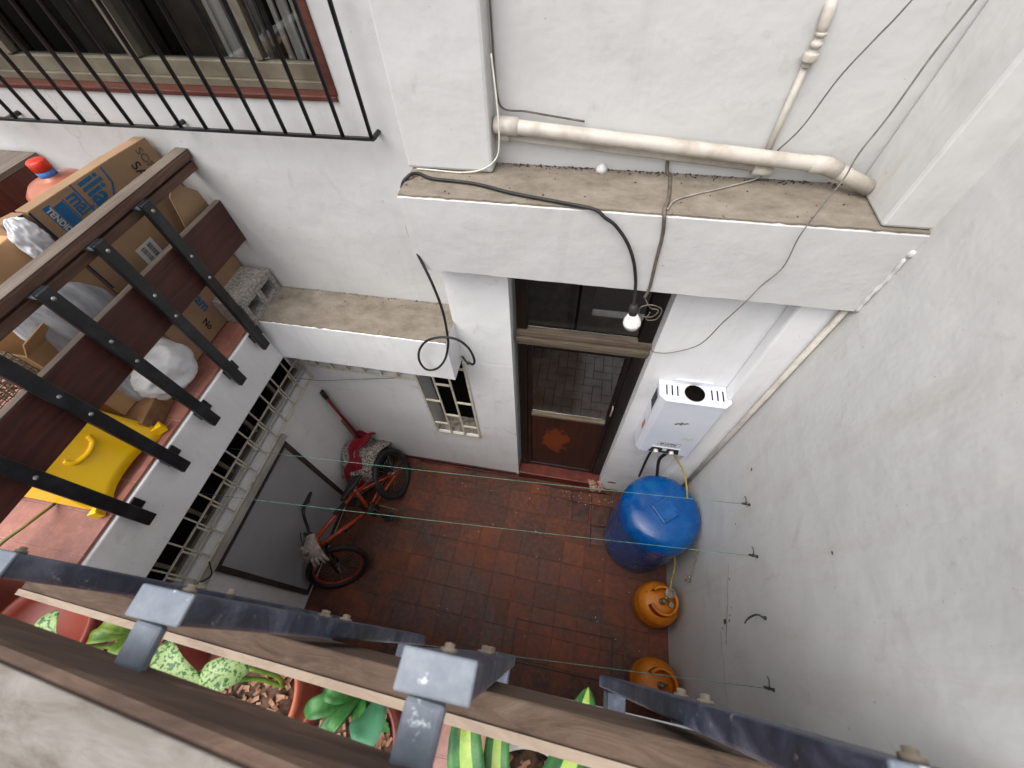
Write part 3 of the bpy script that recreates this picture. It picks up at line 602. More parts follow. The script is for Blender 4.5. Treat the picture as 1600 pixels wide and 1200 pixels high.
# gas cylinders
def gas(name, cx, cy, label, flat):
    g = thing(name, (cx, cy, 0), label, 'gas cylinder', 'orange gas cylinders by the boundary wall')
    MB().lathe((cx, cy, 0), [(0.105, 0.0), (0.115, 0.004), (0.115, 0.05), (0.112, 0.055), (0.13, 0.075), (0.145, 0.11), (0.150, 0.17), (0.150, 0.222), (0.153, 0.226), (0.153, 0.236), (0.150, 0.240), (0.150, 0.30), (0.145, 0.335), (0.128, 0.368), (0.10, 0.388), (0.055, 0.398), (0, 0.40)], 40).build('body', M['orange'], g)
    mb = MB(); seg = 30; R0 = 0.085; vs = []; n_ = 0
    for k in range(seg + 1):
        a = R(300) * k / seg + R(200); gap = 1
        for rr, zz in ((R0 + .006, 0.375), (R0 + .012, 0.375), (R0 + .004, 0.475), (R0 + .014, 0.484), (R0 + .006, 0.494), (R0 - .006, 0.486)):
            vs.append((cx + rr * math.cos(a), cy + rr * math.sin(a), zz))
    fs = []
    for k in range(seg):
        for j in range(6): fs.append((k * 6 + j, k * 6 + (j + 1) % 6, (k + 1) * 6 + (j + 1) % 6, (k + 1) * 6 + j))
    mb.add(vs, fs, True); mb.build('collar', M['orange'], g)
    mb = MB(); mb.lathe((cx, cy, 0.42), [(0.022, 0), (0.022, 0.015), (0.012, 0.018), (0.012, 0.045), (0.016, 0.048), (0.016, 0.06), (0, 0.062)], 14)
    mb.tube([(cx, cy, 0.455), (cx + 0.035, cy + 0.01, 0.455)], 0.008, 8); mb.build('valve', M['brass'], g)
    return g
g1 = gas('gas_cylinder', 0.885, 0.475, 'orange gas cylinder with a regulator, standing beside the blue drum', 0)
mb = MB(); mb.lathe((0.925, 0.53, 0.478), [(0.012, -0.03), (0.012, 0), (0.036, 0.005), (0.036, 0.018), (0.03, 0.022), (0.014, 0.024), (0.014, 0.034), (0, 0.036)], 20)
mb.tube([(0.885, 0.475, 0.46), (0.925, 0.53, 0.465)], 0.009, 8)
mb.lathe((0.93, 0.455, 0.47), [(0.019, 0), (0.019, 0.022), (0.016, 0.026), (0, 0.026)], 16); mb.build('regulator', M['bolt'], g1)
g2 = gas('gas_cylinder', 0.865, -0.015, 'scuffed orange gas cylinder without hose, partly behind the near railing', 1)
mb = MB(); mb.tube(smooth_path([(0.925, 0.56, 0.49), (0.93, 0.62, 0.52), (0.93, 0.70, 0.60), (0.90, 0.80, 0.72), (0.93, 1.00, 0.9), (0.90, 1.2, 1.0), (0.80, 1.30, 1.10), (0.74, 1.34, 1.16)]), 0.006, 8)
top(mb.build('gas_hose', simple('yellow_hose', rgb(172, 150, 60), rgb(140, 120, 48), 20, 0.5)), 'thin yellow gas hose between the heater and the nearer gas cylinder', 'hose')
mb = MB()
for k in range(9):
    mb.lathe((1.018 - random.random() * .01, 0.62 + random.uniform(-.025, .025), 0.60 + random.uniform(-.05, .05)), [(0, 0), (0.009, 0.004), (0.009, 0.012), (0.003, 0.018), (0, 0.019)], 7, axis=(random.uniform(-1, 1), random.uniform(-1, 1), random.random()))
mb.tube(smooth_path([(1.02, 0.63, 0.62), (1.025, 0.70, 0.70), (1.03, 0.78, 0.80)]), 0.003, 6)
top(mb.build('wall_tap', M['bolt']), 'small metal tap on the boundary wall between drum and orange cylinder', 'tap')
# water heater
h = thing('water_heater', (0.71, 1.40, 1.17), 'white tankless gas water heater mounted on the house wall by the door', 'water heater')
x0, x1, yb, yf, z0, z1, ch = 0.522, 0.892, 1.398, 1.262, 1.172, 1.800, 0.03
mb = MB(); mb.prism([(x0, yb, z0), (x0, yf + ch, z0), (x0 + ch, yf, z0), (x1 - ch, yf, z0), (x1, yf + ch, z0), (x1, 1.318, z0), (0.8745, 1.318, z0), (0.8745, yb, z0)], (0, 0, z1 - z0)); body = mb.build('body', M['heater'], h, bevel=0.004)
# solid top plate; flue hole and slots are black shapes laid on it
vs = []; seg = 40; cxh, cyh, rh = 0.706, 1.330, 0.054
mb = MB()
# octagonal-cornered plate, no hole cut
outer = []
rect = [(x0 - .004, yb), (x0 - .004, yf + ch), (x0 + ch, yf - .004), (x1 - ch, yf - .004), (x1 + .004, yf + ch), (x1 + .004, 1.318), (0.8745, 1.318), (0.8745, yb)]
mb.prism([(p[0], p[1], z1 + .001) for p in rect], (0, 0, 0.012)); tp = mb.build('top_plate', M['heater'], h, bevel=0.002)
MB().lathe((cxh, cyh, z1 + .0128), [(0.0, 0.0), (rh, 0.0002), (rh, 0.0014), (rh + .003, 0.002), (rh + .004, 0.0)], seg).build('flue_rim', M['plwhite'], tp)
MB().lathe((cxh, cyh, z1 + .0135), [(rh - .001, 0.0), (rh - .001, 0.0012), (0, 0.0012)], seg).build('flue_shade_disc', M['dark'], tp)  # black disc paints the dark of the flue hole
for xx in (0.558, 0.587, 0.616, 0.796, 0.825, 0.854): MB().box(xx - .0035, xx + .0035, 1.300, 1.365, z1 + .0131, z1 + .0142).build('vent_shade_strip', M['dark'], tp)  # black strips laid on the plate for the shade in the slots
mb = MB()
for k in range(9): mb.box(x0 - .0012, x0 - .0002, 1.31 + k * .008, 1.3135 + k * .008, 1.62 + .004 * (k % 2), 1.76)
mb.build('side_vent_shade', M['dark'], body)  # thin black strips paint the dark of the side vents
MB().box(x0 - .0012, x0 - .0002, 1.305, 1.34, 1.38, 1.47).build('side_sticker', simple('faded_red_sticker', rgb(196, 120, 104)), body)
mb = MB(); mb.box(0.60, 0.80, 1.384, 1.399, z1 + .013, z1 + .045); mb.build('mounting_bracket', M['heater'], h, bevel=0.002)
mb = MB(); fy = yf - .0006
mb.prism([(0.605, fy, 1.186), (0.800, fy, 1.186), (0.785, fy, 1.255), (0.620, fy, 1.255)], (0, -0.002, 0)); cp = mb.build('control_panel', M['inkblack'], h)
for i, xx in enumerate((0.648, 0.748)):
    MB().lathe((xx, fy - .002, 1.216), [(0.016, 0), (0.015, 0.016), (0.012, 0.02), (0, 0.02)], 18, axis=(0, -1, 0)).build('knob', M['plwhite'], cp)
MB().box(0.686, 0.712, fy - .006, fy - .002, 1.222, 1.248).build('display', M['plwhite'], cp)
MB().box(0.614, 0.792, fy - .003, fy - .0001, 1.256, 1.263).build('panel_lip', M['heater'], h)
text_obj('lettering', '20 LITERS', 0.021, (0.652, fy, 1.306), (1, 0, 0), (0, 0, 1), M['inkblack'], h, 1.15, 0.0004)
text_obj('small_lettering', 'GAS WATER HEATER', 0.009, (0.655, fy, 1.291), (1, 0, 0), (0, 0, 1), M['wiregrey'], h, 1.15)
mb = MB()
for a, b, c_, d_ in ((0.640, 0.776, 1.330, 1.3312), (0.640, 0.776, 1.284, 1.2852), (0.640, 0.6412, 1.284, 1.330), (0.7748, 0.776, 1.284, 1.330)): mb.box(a, b, fy - .0005, fy, c_, d_)
mb.build('lettering_frame', M['wiregrey'], h)
mb = MB()
for dx, dz in ((0, 0), (0.016, 0.010), (0.016, -0.008), (0.032, 0.004), (0.046, 0.012), (-0.012, -0.010)):
    cx_, cz_ = 0.685 + dx, 1.585 + dz; mb.prism([(cx_ - .011, fy, cz_), (cx_, fy, cz_ - .009), (cx_ + .011, fy, cz_), (cx_, fy, cz_ + .009)], (0, -.0005, 0))
mb.build('diamond_emblem', M['wiregrey'], h)
mb = MB(); mb.box(0.760, 0.822, fy - .0006, fy, 1.395, 1.43); mb.build('paper_sticker', simple('faded_sticker', rgb(204, 200, 186), rgb(220, 220, 216), 60), h)
mb = MB(); mb.tube(smooth_path([(0.76, 1.33, 1.17), (0.77, 1.335, 1.05), (0.755, 1.34, 0.9), (0.79, 1.30, 0.7)]), 0.012, 10); top(mb.build('water_hose', M['rubber']), 'thick black hose hanging from the water heater behind the drum', 'hose')
mb = MB(); mb.tube(smooth_path([(0.66, 1.345, 1.17), (0.672, 1.35, 1.05), (0.68, 1.36, 0.85), (0.70, 1.36, 0.5)]), 0.009, 10); top(mb.build('water_hose', M['rubber']), 'thinner black hose under the left side of the water heater', 'hose')
# pipes
mb = MB(); pts = [(-0.36, 1.487, 3.045), (-0.30, 1.487, 3.042), (0.2, 1.487, 3.008), (0.70, 1.487, 2.974), (0.74, 1.486, 2.971), (0.80, 1.475, 2.955), (0.898, 1.45, 2.925)]
mb.tube(pts, 0.0235, 16); dp = mb.build('drain_pipe', M['pipe'], label='thick painted drain pipe running above the upper ledge', category='pipe')
MB().tube([(-0.355, 1.489, 3.045), (-0.275, 1.489, 3.040)], 0.0285, 16).build('socket', M['pipe'], dp)
MB().tube([(0.70, 1.487, 2.974), (0.75, 1.486, 2.970), (0.79, 1.478, 2.958)], 0.0262, 16).build('elbow', M['pipe'], dp)
mb = MB(); mb.tube([(-0.355, 1.512, 2.998), (0.56, 1.512, 2.936)], 0.011, 10); mb.tube([(-0.355, 1.512, 2.998), (-0.31, 1.512, 2.995)], 0.017, 10); mb.tube([(0.54, 1.505, 2.937), (0.60, 1.505, 2.932)], 0.018, 10)
mb.tube([(0.563, 1.515, 2.94), (0.556, 1.515, 3.225)], 0.010, 10); wp = mb.build('water_pipe', M['pipe'], label='thin white water pipe under the drain pipe, rising to a wall valve', category='pipe')
mb = MB(); mb.lathe((0.556, 1.512, 3.225), [(0.013, 0), (0.014, 0.002), (0.014, 0.012), (0.020, 0.013), (0.021, 0.016), (0.021, 0.030), (0.020, 0.032), (0.013, 0.034), (0.013, 0.044), (0.016, 0.045), (0.016, 0.056), (0.012, 0.058), (0.012, 0.068), (0.015, 0.069), (0.015, 0.076), (0.012, 0.078)], 8)
mb.tube([(0.556, 1.512, 3.295), (0.553, 1.514, 3.315), (0.551, 1.520, 3.345), (0.550, 1.535, 3.365)], [0.011, 0.015, 0.016, 0.014], 14); mb.build('valve', M['pipe'], wp)
mb = MB(); mb.tube([(1.022, 1.300, 0.25), (1.022, 1.300, 2.553)], 0.013, 10); top(mb.build('corner_pipe', M['pipe']), 'slim painted pipe running up the corner between house and boundary wall', 'pipe')
mb = MB(); mb.tube(smooth_path([(1.036, 1.270, 2.56), (1.030, 1.268, 2.64), (1.036, 1.269, 2.72), (1.030, 1.268, 2.80)]), [0.007 + 0.0015 * math.sin(i * 1.7) for i in range(19)], 8)
mb.lathe((1.036, 1.272, 2.82), [(0.014, 0), (0.015, 0.005), (0.008, 0.009), (0, 0.010)], 9, axis=(-.6, -.8, 0)); mb.build('plaster_lump', M['wall_grey'], hw)
# cables
def cable(name, pts, r, mat, label, cat='cable', k=6, seg=8, group=None):
    mb = MB(); mb.tube(smooth_path(pts, k), r, seg); return top(mb.build(name, mat), label, cat, group)
cable('power_cable', [(-0.626, 1.39, 1.80), (-0.56, 1.30, 1.86), (-0.52, 1.21, 2.002), (-0.491, 1.2, 2.003), (-0.478, 1.2, 2.043), (-0.494, 1.2, 2.131), (-0.538, 1.2, 2.19), (-0.597, 1.2, 2.203), (-0.661, 1.2, 2.187), (-0.724, 1.2, 2.143), (-0.777, 1.2, 2.056), (-0.794, 1.2, 1.963), (-0.77, 1.2, 1.897), (-0.706, 1.2, 1.919), (-0.645, 1.2, 2.009), (-0.61, 1.205, 2.116), (-0.598, 1.21, 2.198), (-0.593, 1.215, 2.367), (-0.62, 1.235, 2.52), (-0.695, 1.30, 2.70), (-0.70, 1.345, 2.86), (-0.672, 1.370, 2.905), (-0.642, 1.40, 2.903), (-0.58, 1.375, 2.901), (-0.419, 1.361, 2.901), (-0.27, 1.318, 2.901), (-0.085, 1.280, 2.902), (0.02, 1.262, 2.898), (0.060, 1.252, 2.877), (0.100, 1.252, 2.850), (0.152, 1.252, 2.786), (0.191, 1.252, 2.707), (0.217, 1.252, 2.618), (0.226, 1.24, 2.56), (0.231, 1.225, 2.515)], 0.0062, M['rubber'], 'thick black cable draped over the upper ledge with a loop hanging beside it')
b = thing('hanging_bulb', (0.243, 1.22, 2.42), 'bare white bulb in a black socket hanging above the door', 'light bulb')
MB().lathe((0.232, 1.222, 2.518), [(0.008, 0.004), (0.017, 0), (0.019, -0.035), (0.016, -0.05)], 16, axis=(-.12, 0, 1)).build('socket', M['rubber'], b)
mb = MB(); mb.lathe((0.238, 1.221, 2.472), [(0.016, 0), (0.024, -0.012), (0.033, -0.030), (0.036, -0.044), (0.0365, -0.046), (0.0365, -0.056), (0.034, -0.058), (0.030, -0.072), (0.018, -0.082), (0, -0.086)], 24, axis=(-.12, 0, 1)); mb.build('bulb', M['bulb'], b)
cable('wire_bundle', [(0.252, 1.522, 2.955), (0.262, 1.515, 2.905), (0.274, 1.49, 2.899), (0.265, 1.36, 2.899), (0.250, 1.29, 2.899), (0.252, 1.262, 2.885), (0.264, 1.264, 2.816), (0.270, 1.264, 2.708), (0.278, 1.264, 2.584), (0.268, 1.25, 2.54)], 0.0062, M['wire'], 'brown bundle of wires running over the ledge down to the bulb')
cable('wire_bundle', [(0.268, 1.255, 2.54), (0.30, 1.24, 2.50), (0.335, 1.24, 2.49), (0.32, 1.24, 2.45), (0.27, 1.235, 2.455), (0.262, 1.235, 2.50), (0.30, 1.235, 2.52), (0.345, 1.235, 2.50), (0.34, 1.235, 2.445), (0.30, 1.235, 2.435), (0.305, 1.235, 2.48)], 0.0026, M['wire'], 'tangle of thin brown wire curled next to the hanging bulb', 'cable')
cable('thin_wire', [(0.60, 1.50, 2.94), (0.56, 1.50, 2.905), (0.428, 1.432, 2.898), (0.297, 1.358, 2.898), (0.263, 1.30, 2.899), (0.258, 1.285, 2.905)], 0.0025, M['wirepale'], 'thin pale wire crossing the top of the upper ledge')
cable('thin_wire', [(0.80, 1.47, 3.65), (0.707, 1.47, 3.376), (0.678, 1.475, 3.302), (0.64, 1.475, 3.21), (0.615, 1.48, 3.085), (0.585, 1.50, 3.0)], 0.0023, M['wiregrey'], 'grey wire falling from above to the thin water pipe')
cable('thin_wire', [(0.74, 1.24, 3.65), (0.712, 1.24, 3.427), (0.700, 1.24, 3.332), (0.695, 1.24, 3.218), (0.684, 1.24, 3.126), (0.688, 1.24, 3.058), (0.68, 1.24, 2.99), (0.673, 1.245, 2.87), (0.687, 1.25, 2.744), (0.656, 1.25, 2.653), (0.637, 1.25, 2.569), (0.616, 1.28, 2.42), (0.60, 1.34, 2.20), (0.514, 1.385, 2.067), (0.45, 1.392, 2.045), (0.418, 1.394, 2.052), (0.410, 1.394, 2.09)], 0.0023, simple('mid_grey_wire', rgb(134, 130, 124), rgb(104, 100, 95), 30, 0.7), 'long pale wire hanging in front of the ledge and ending right of the door')
cable('thin_wire', [(-0.356, 1.52, 3.9), (-0.356, 1.52, 3.361), (-0.355, 1.52, 3.274), (-0.355, 1.52, 3.227), (-0.350, 1.52, 3.123), (-0.329, 1.517, 3.083), (-0.255, 1.517, 3.078), (-0.166, 1.517, 3.068), (-0.05, 1.517, 3.055)], 0.0032, M['wire'], 'brown wire clipped in the corner beside the upper pillar')
cable('thin_wire', [(-0.350, 1.47, 3.25), (-0.335, 1.45, 3.10), (-0.335, 1.44, 3.0), (-0.352, 1.437, 2.95), (-0.405, 1.437, 2.912), (-0.484, 1.434, 2.898), (-0.587, 1.437, 2.898), (-0.66, 1.437, 2.90)], 0.0028, M['wirewhite'], 'thin white wire curving round the foot of the upper pillar')
cable('thin_wire', [(-0.635, 1.515, 2.56), (-0.642, 1.512, 2.35), (-0.637, 1.505, 2.22), (-0.628, 1.50, 2.20)], 0.002, M['wiregrey'], 'short thin wire hanging down to the lower ledge end')
cable('thin_wire', [(-1.85, 1.28, 1.46), (-1.70, 1.32, 1.40), (-1.45, 1.37, 1.40), (-1.15, 1.39, 1.455)], 0.002, M['wiregrey'], 'thin drooping wire between the two cream window lattices')
# clotheslines, three strung and one stub
CL = 'green clotheslines across the courtyard'
def hook(y, z, label):
    mb = MB(); mb.lathe((XR - .001, y, z), [(0.008, 0), (0.006, 0.008), (0, 0.009)], 8, axis=(-1, 0, 0))
    mb.tube([(XR - .004, y, z), (XR - .022, y, z - .002), (XR - .028, y + .004, z + .008), (XR - .022, y + .004, z + .016)], 0.0035, 6)
    mb.tube([(XR - .02, y, z), (XR - .04, y + .003, z - .002)], 0.006, 6)
    mb.tube(smooth_path([(XR - .02, y, z), (XR - .018, y + .03, z + .002), (XR - .02, y + .045, z - .004)]), 0.0022, 5)
    return top(mb.build('wall_hook', M['greendark']), label, 'hook', 'small dark hooks on the boundary wall')
def cline(y0, z0, y1, z1, label):
    pts = [(XL + 0.015 + (XR - XL - 0.04) * t, y0 + (y1 - y0) * t, z0 + (z1 - z0) * t - 0.02 * 4 * t * (1 - t)) for t in [i / 10 for i in range(11)]]
    mb = MB(); mb.tube(pts, 0.0014, 5)
    top(mb.build('clothesline', M['green']), label, 'clothesline', CL)
cline(0.661, 1.626, 0.850, 1.551, 'thin green clothesline strung farthest from the camera, over the top of the drum')
cline(0.388, 1.640, 0.591, 1.554, 'thin green clothesline crossing the front edge of the blue drum')
cline(-0.16, 1.62, 0.061, 1.532, 'thin green clothesline nearest the camera, over the second gas cylinder')
hook(0.850, 1.551, 'dark wall hook holding the farthest green clothesline'); hook(0.591, 1.554, 'dark wall hook holding the middle green clothesline')
hook(0.061, 1.532, 'dark wall hook holding the nearest green clothesline')
mb = MB(); mb.lathe((XR - .001, 0.326, 1.549), [(0.009, 0), (0.006, 0.01), (0, 0.011)], 8, axis=(-1, 0, 0)); mb.tube(smooth_path([(1.03, 0.326, 1.55), (1.005, 0.335, 1.54), (0.985, 0.32, 1.50), (0.978, 0.30, 1.47)]), [0.0045] * 13 + [0.003] * 6, 6)
top(mb.build('wall_hook', M['greendark']), 'dark wall hook with a loose cord end and no line', 'hook', 'small dark hooks on the boundary wall')
mb = MB()
mb.prism([(XR - .0004, 0.325, 1.075), (XR - .0004, 0.352, 1.075), (XR - .0004, 0.352, 1.11), (XR - .0004, 0.330, 1.108)], (-.0006, 0, 0))
for yy, zz, ss in ((0.539, 1.207, .006), (0.40, 1.19, .004), (0.365, 1.165, .006), (0.34, 1.15, .007), (0.31, 1.05, .005), (0.85, 1.52, .004), (1.02, 1.62, .009), (0.80, 1.36, .005), (0.2, 2.7, .006), (-.1, 2.5, .005), (0.5, 2.1, .005)):
    mb.prism([(XR - .0004, yy + ss * 1.6 * math.cos(a) * random.uniform(.5, 1), zz + ss * math.sin(a) * random.uniform(.6, 1.4)) for a in [k * 1.047 for k in range(6)]], (-.0005, 0, 0))
mb.build('chipped_spots', simple('chipped_plaster', rgb(110, 94, 82), rgb(70, 62, 56), 60), bw)
mb = MB(); random.seed(21); pts = [Vector((XR - .0002, 0.62 - 0.035 * k, 1.215 - 0.012 * k + random.uniform(-.006, .006))) for k in range(12)]
for a_, b2_ in zip(pts, pts[1:]): mb.beam(a_, b2_, 0.0022 + random.random() * .002, 0.0012)
pts = [Vector((XR - .0002, 0.30 - 0.05 * k, 1.02 + random.uniform(-.01, .01))) for k in range(7)]
for a_, b2_ in zip(pts, pts[1:]): mb.beam(a_, b2_, 0.0018, 0.001)
mb.build('crack', simple('hairline_crack', rgb(120, 112, 102), rgb(90, 82, 74), 40), bw)
cable('thin_wire', [(-1.85, -0.02, 1.32), (-1.82, 0.02, 1.29), (-1.80, 0.05, 1.31), (-1.83, 0.10, 1.335)], 0.004, M['rubber'], 'short black wire on the left wall above the grey door')
# mop, cloth, mats in the corner
mp = thing('mop', (-1.70, 1.25, 0), 'mop with a dark red handle leaning in the far left corner', 'mop')
MB().tube([(-1.845, 1.375, 1.10), (-1.72, 1.30, 0.36)], 0.013, 10).build('handle', M['handle'], mp)
MB().tube([(-1.850, 1.378, 1.13), (-1.8365, 1.370, 1.05)], 0.017, 10).build('grip', M['rubber'], mp)
mb = MB()
for k in range(40):
    a = random.random() * 6.28; q = random.uniform(0.04, 0.12); mb.tube(smooth_path([(-1.72, 1.30, 0.38), (-1.72 + q * .6 * math.cos(a), 1.28 + q * .6 * math.sin(a), 0.25), (-1.72 + q * math.cos(a), 1.25 + q * math.sin(a), 0.03)], 3), 0.006, 5)
mb.build('mop_head', M['rag'], mp)
def cloth(pfun, nu, nv, th=0.006):
    mb = MB(); vs = [Vector(pfun(i / nu, j / nv)) for i in range(nu + 1) for j in range(nv + 1)]
    fs = [(i * (nv + 1) + j, (i + 1) * (nv + 1) + j, (i + 1) * (nv + 1) + j + 1, i * (nv + 1) + j + 1) for i in range(nu) for j in range(nv)]
    mb.add(vs, fs, True); return mb
def solidify(o, t, off=0):
    m = o.modifiers.new('solid', 'SOLIDIFY'); m.thickness = t; m.offset = off; return o
def matf(u, v):
    # stiff speckled mat draped over the mop bucket: arches over y, hangs both sides
    s = (v - 0.5) * 0.50; z = 0.47 - 2.6 * s * s + 0.012 * math.sin(u * 14 + v * 5) - 0.05 * u; x_ = -1.845 + u * 0.30 + 0.02 * math.sin(v * 9)
    y_ = 1.20 + s * 0.85 + 0.015 * math.sin(u * 9)
    return (x_, y_, z)
solidify(top(cloth(matf, 16, 20).build('floor_mat', M['rag'], subsurf=1, recalc=False), 'speckled grey mat draped in a heap in the far left corner', 'mat'), 0.014)
def matf2(u, v): return (-1.76 + u * 0.17 + 0.012 * math.sin(v * 11), 1.02 - v * 0.05 + 0.10 * u - 0.10 * v * (1 - u), 0.38 - v * 0.26 - 0.06 * u + 0.01 * math.sin(u * 13))
solidify(top(cloth(matf2, 10, 12).build('floor_mat', M['rag'], subsurf=1, recalc=False), 'black and white speckled mat hanging below the red cloth', 'mat'), 0.012)
def redf(u, v):
    s = (v - 0.42) * 0.62; zz = 0.505 - 2.4 * s * s + 0.018 * math.sin(v * 17 + u * 4); w_ = 0.13 + 0.04 * math.sin(v * 9)
    return (-1.755 + (u - 0.3) * w_ + 0.012 * math.sin(v * 21), 1.25 - s * 0.9, zz + 0.02 * math.sin(u * 6.3 * 1.5))
solidify(top(cloth(redf, 10, 26).build('cloth', M['redcloth'], subsurf=1, recalc=False), 'crimson cloth lying over the speckled mat in the corner', 'cloth'), 0.008)
mb = MB(); mb.box(-0.03, 0.03, -0.009, 0.009, 0, 0.50, m=Matrix.Translation((-1.80, 1.365, 0.20)) @ Matrix.Rotation(R(-8), 4, 'Y')); top(mb.build('wooden_stick', wood('old_wood', rgb(96, 84, 70), rgb(124, 110, 94), rgb(140, 128, 110), 2), bevel=0.002), 'short flat piece of old wood standing in the corner beside the mop', 'wood')
mb = MB(); mb.lathe((-1.66, 1.24, 0), [(0.11, 0.004), (0.125, 0.02), (0.145, 0.26), (0.150, 0.27), (0.15, 0.285), (0.138, 0.285), (0.115, 0.03), (0, 0.028)], 28); top(mb.build('bucket', M['rubber']), 'black bucket under the mat in the far left corner', 'bucket')
# bicycle, leaning to the left wall
RA = Vector((-1.45, 1.125, 0.225)); FA = Vector((-1.615, 0.297, 0.213)); WR = 0.232
nR = Vector((0.90, 0.10, 0.42)).normalized(); nF = Vector((0.54, -0.74, 0.41)).normalized()
bk = thing('bicycle', (-1.55, 0.7, 0), 'small orange bicycle leaning against the left wall by the grey door', 'bicycle')
def up_in(n): q = Vector((0, 0, 1)); q = q - n * q.dot(n); return q.normalized()
upR, upF = up_in(nR), up_in(nF)
def wheel(C, n, rimm):
    a = up_in(n); b2 = n.cross(a); ring = lambda r, N=48: [C + (a * math.cos(2 * math.pi * k / N) + b2 * math.sin(2 * math.pi * k / N)) * r for k in range(N)]
    mb = MB(); mb.tube(ring(WR - .022), 0.023, 12, closed=True)
    for k in range(48):
        q = 2 * math.pi * k / 48; dd = a * math.cos(q) + b2 * math.sin(q)
        for sgn in (-1, 1): mb.beam(C + dd * (WR - .006) + n * .008 * sgn, C + dd * (WR + .003) + n * .012 * sgn, 0.010, 0.006, up=n)
    ty = mb.build('tyre', M['rubber'], bk)
    mb = MB(); mb.tube(ring(WR - .050), 0.010, 10, closed=True); mb.build('rim', rimm, ty)
    mb = MB(); mb.tube([C - n * .045, C + n * .045], 0.014, 10); mb.lathe(C - n * .02, [(0.024, 0), (0.024, 0.004), (0.014, 0.006)], 12, axis=n); mb.build('hub', M['spoke'], ty)
    mb = MB()
    for k in range(28):
        q = 2 * math.pi * k / 28; dd = a * math.cos(q) + b2 * math.sin(q); q2 = q + (0.5 if k % 2 else -0.5)
        mb.tube([C + (a * math.cos(q2) + b2 * math.sin(q2)) * .02 + n * (.025 if k % 4 < 2 else -.025), C + dd * (WR - .056)], 0.0013, 4)
    mb.build('spokes', M['spoke'], ty)
wheel(RA, nR, M['rubber']); wheel(FA, nF, M['rimred'])
hd = (FA - RA).normalized()
BB = RA + (FA - RA) * 0.42 + upR * 0.01; CR = FA + upF * 0.27; HT = FA + upF * 0.40; ST = RA + (FA - RA) * 0.30 + upR * 0.25
mb = MB()
mb.tube([CR + upF * .015, HT], 0.020, 10); mb.tube([CR + upF * .03, BB], 0.019, 10); mb.tube([HT - upF * .02, ST], 0.017, 10); mb.tube([BB, ST + upR * .03], 0.016, 10)
for sgn in (-1, 1):
    mb.tube([BB + nR * .02 * sgn, RA + nR * .058 * sgn], 0.010, 8); mb.tube([ST - upR * .02 + nR * .015 * sgn, ST + (RA - ST) * .35 + nR * .05 * sgn, RA + nR * .058 * sgn], 0.009, 8)
fr = mb.build('frame', M['bikeorange'], bk)
for a_, b2_, r_ in ((CR + (BB - CR) * .42, CR + (BB - CR) * .62, .0202), (HT + (ST - HT) * .45, HT + (ST - HT) * .7, .0182), (CR + (BB - CR) * .08, CR + (BB - CR) * .16, .0204)): MB().tube([a_, b2_], r_, 10).build('black_band', M['rubber'], fr)
mb = MB()
for sgn in (-1, 1): mb.tube([FA + nF * .052 * sgn, CR + nF * .050 * sgn - upF * .01], 0.012, 8)
mb.tube([CR + nF * .052 - upF * .01, CR - nF * .052 - upF * .01], 0.014, 8); mb.tube([CR, HT + upF * .05], 0.013, 8); mb.build('fork', M['rubber'], bk)
hf = nF.cross(upF)
if hf.dot(FA - RA) < 0: hf = -hf
S0 = HT + upF * .05 + hf * .03; HB = S0 + upF * .13
mb = MB(); mb.tube([HT + upF * .045, S0], 0.016, 8)
g1p = HB + Vector((-.07, .25, -.075)); g2p = HB + Vector((.22, -.14, .06)); e1, e2 = (g1p - HB).normalized(), (g2p - HB).normalized()
mb.tube(smooth_path([g1p, HB + e1 * .11, S0 + e1 * .04 + upF * .01, S0 + e2 * .04 + upF * .01, HB + e2 * .11, g2p], 6), 0.011, 10); mb.build('handlebar', M['rubber'], bk)
for gp, ee in ((g1p, e1), (g2p, e2)): MB().tube([gp - ee * .085, gp + ee * .005], 0.016, 10).build('grip', M['rubber'], bk)
mb = MB(); mb.tube(smooth_path([g1p + nF * .10, g1p + nF * .10 + hf * .06, g1p + nF * .04 + hf * .07], 4), 0.005, 6); mb.tube(smooth_path([g1p + nF * .1 + hf * .02, g1p + hf * .13 + nF * .12 - upF * .1, CR + hf * .14 - upF * .05, CR + upF * .03], 8), 0.0032, 6)
mb.tube(smooth_path([g2p - nF * .1 + hf * .02, g2p + hf * .1 - nF * .16 - upF * .05, CR + hf * .10 + upF * .05, CR + (BB - CR) * .3], 8), 0.0032, 6); mb.build('brake_cables', M['rubber'], bk)
mb = MB(); mb.lathe(BB + nR * .04, [(0.06, 0), (0.062, 0.002), (0.062, 0.004), (0, 0.005)], 24, axis=nR)
ca = (hd * 0.55 - upR * 0.1 + nR * 0).normalized(); cb = (hd * .3 - upR).normalized()
mb.tube([BB - nR * .06, BB + nR * .07], 0.013, 8); mb.tube([BB + nR * .07, BB + nR * .075 - cb * -.13], 0.009, 8); mb.tube([BB - nR * .06, BB - nR * .06 - cb * .13], 0.009, 8); mb.build('crank', M['rubber'], bk)
for e, s_ in ((BB + nR * .075 + cb * .13, 1), (BB - nR * .06 - cb * .13, -1)):
    mb = MB(); mb.beam(e + nR * .01 * s_, e + nR * .10 * s_, 0.075, 0.018, up=upR); mb.build('pedal', M['rubber'], bk, bevel=0.004)
mb = MB(); mb.tube([ST, ST + upR * .05], 0.012, 8); mb.build('seat_post', M['rubber'], bk)
mb = MB(); sc_ = ST + upR * .055; vs = []
mb.prism([sc_ - hd * .11 + nR * .06, sc_ - hd * .11 - nR * .06, sc_ - hd * .02 - nR * .045, sc_ + hd * .12 - nR * .016, sc_ + hd * .12 + nR * .016, sc_ - hd * .02 + nR * .045], upR * .03); mb.build('saddle', M['rubber'], bk, bevel=0.012, seg=3)
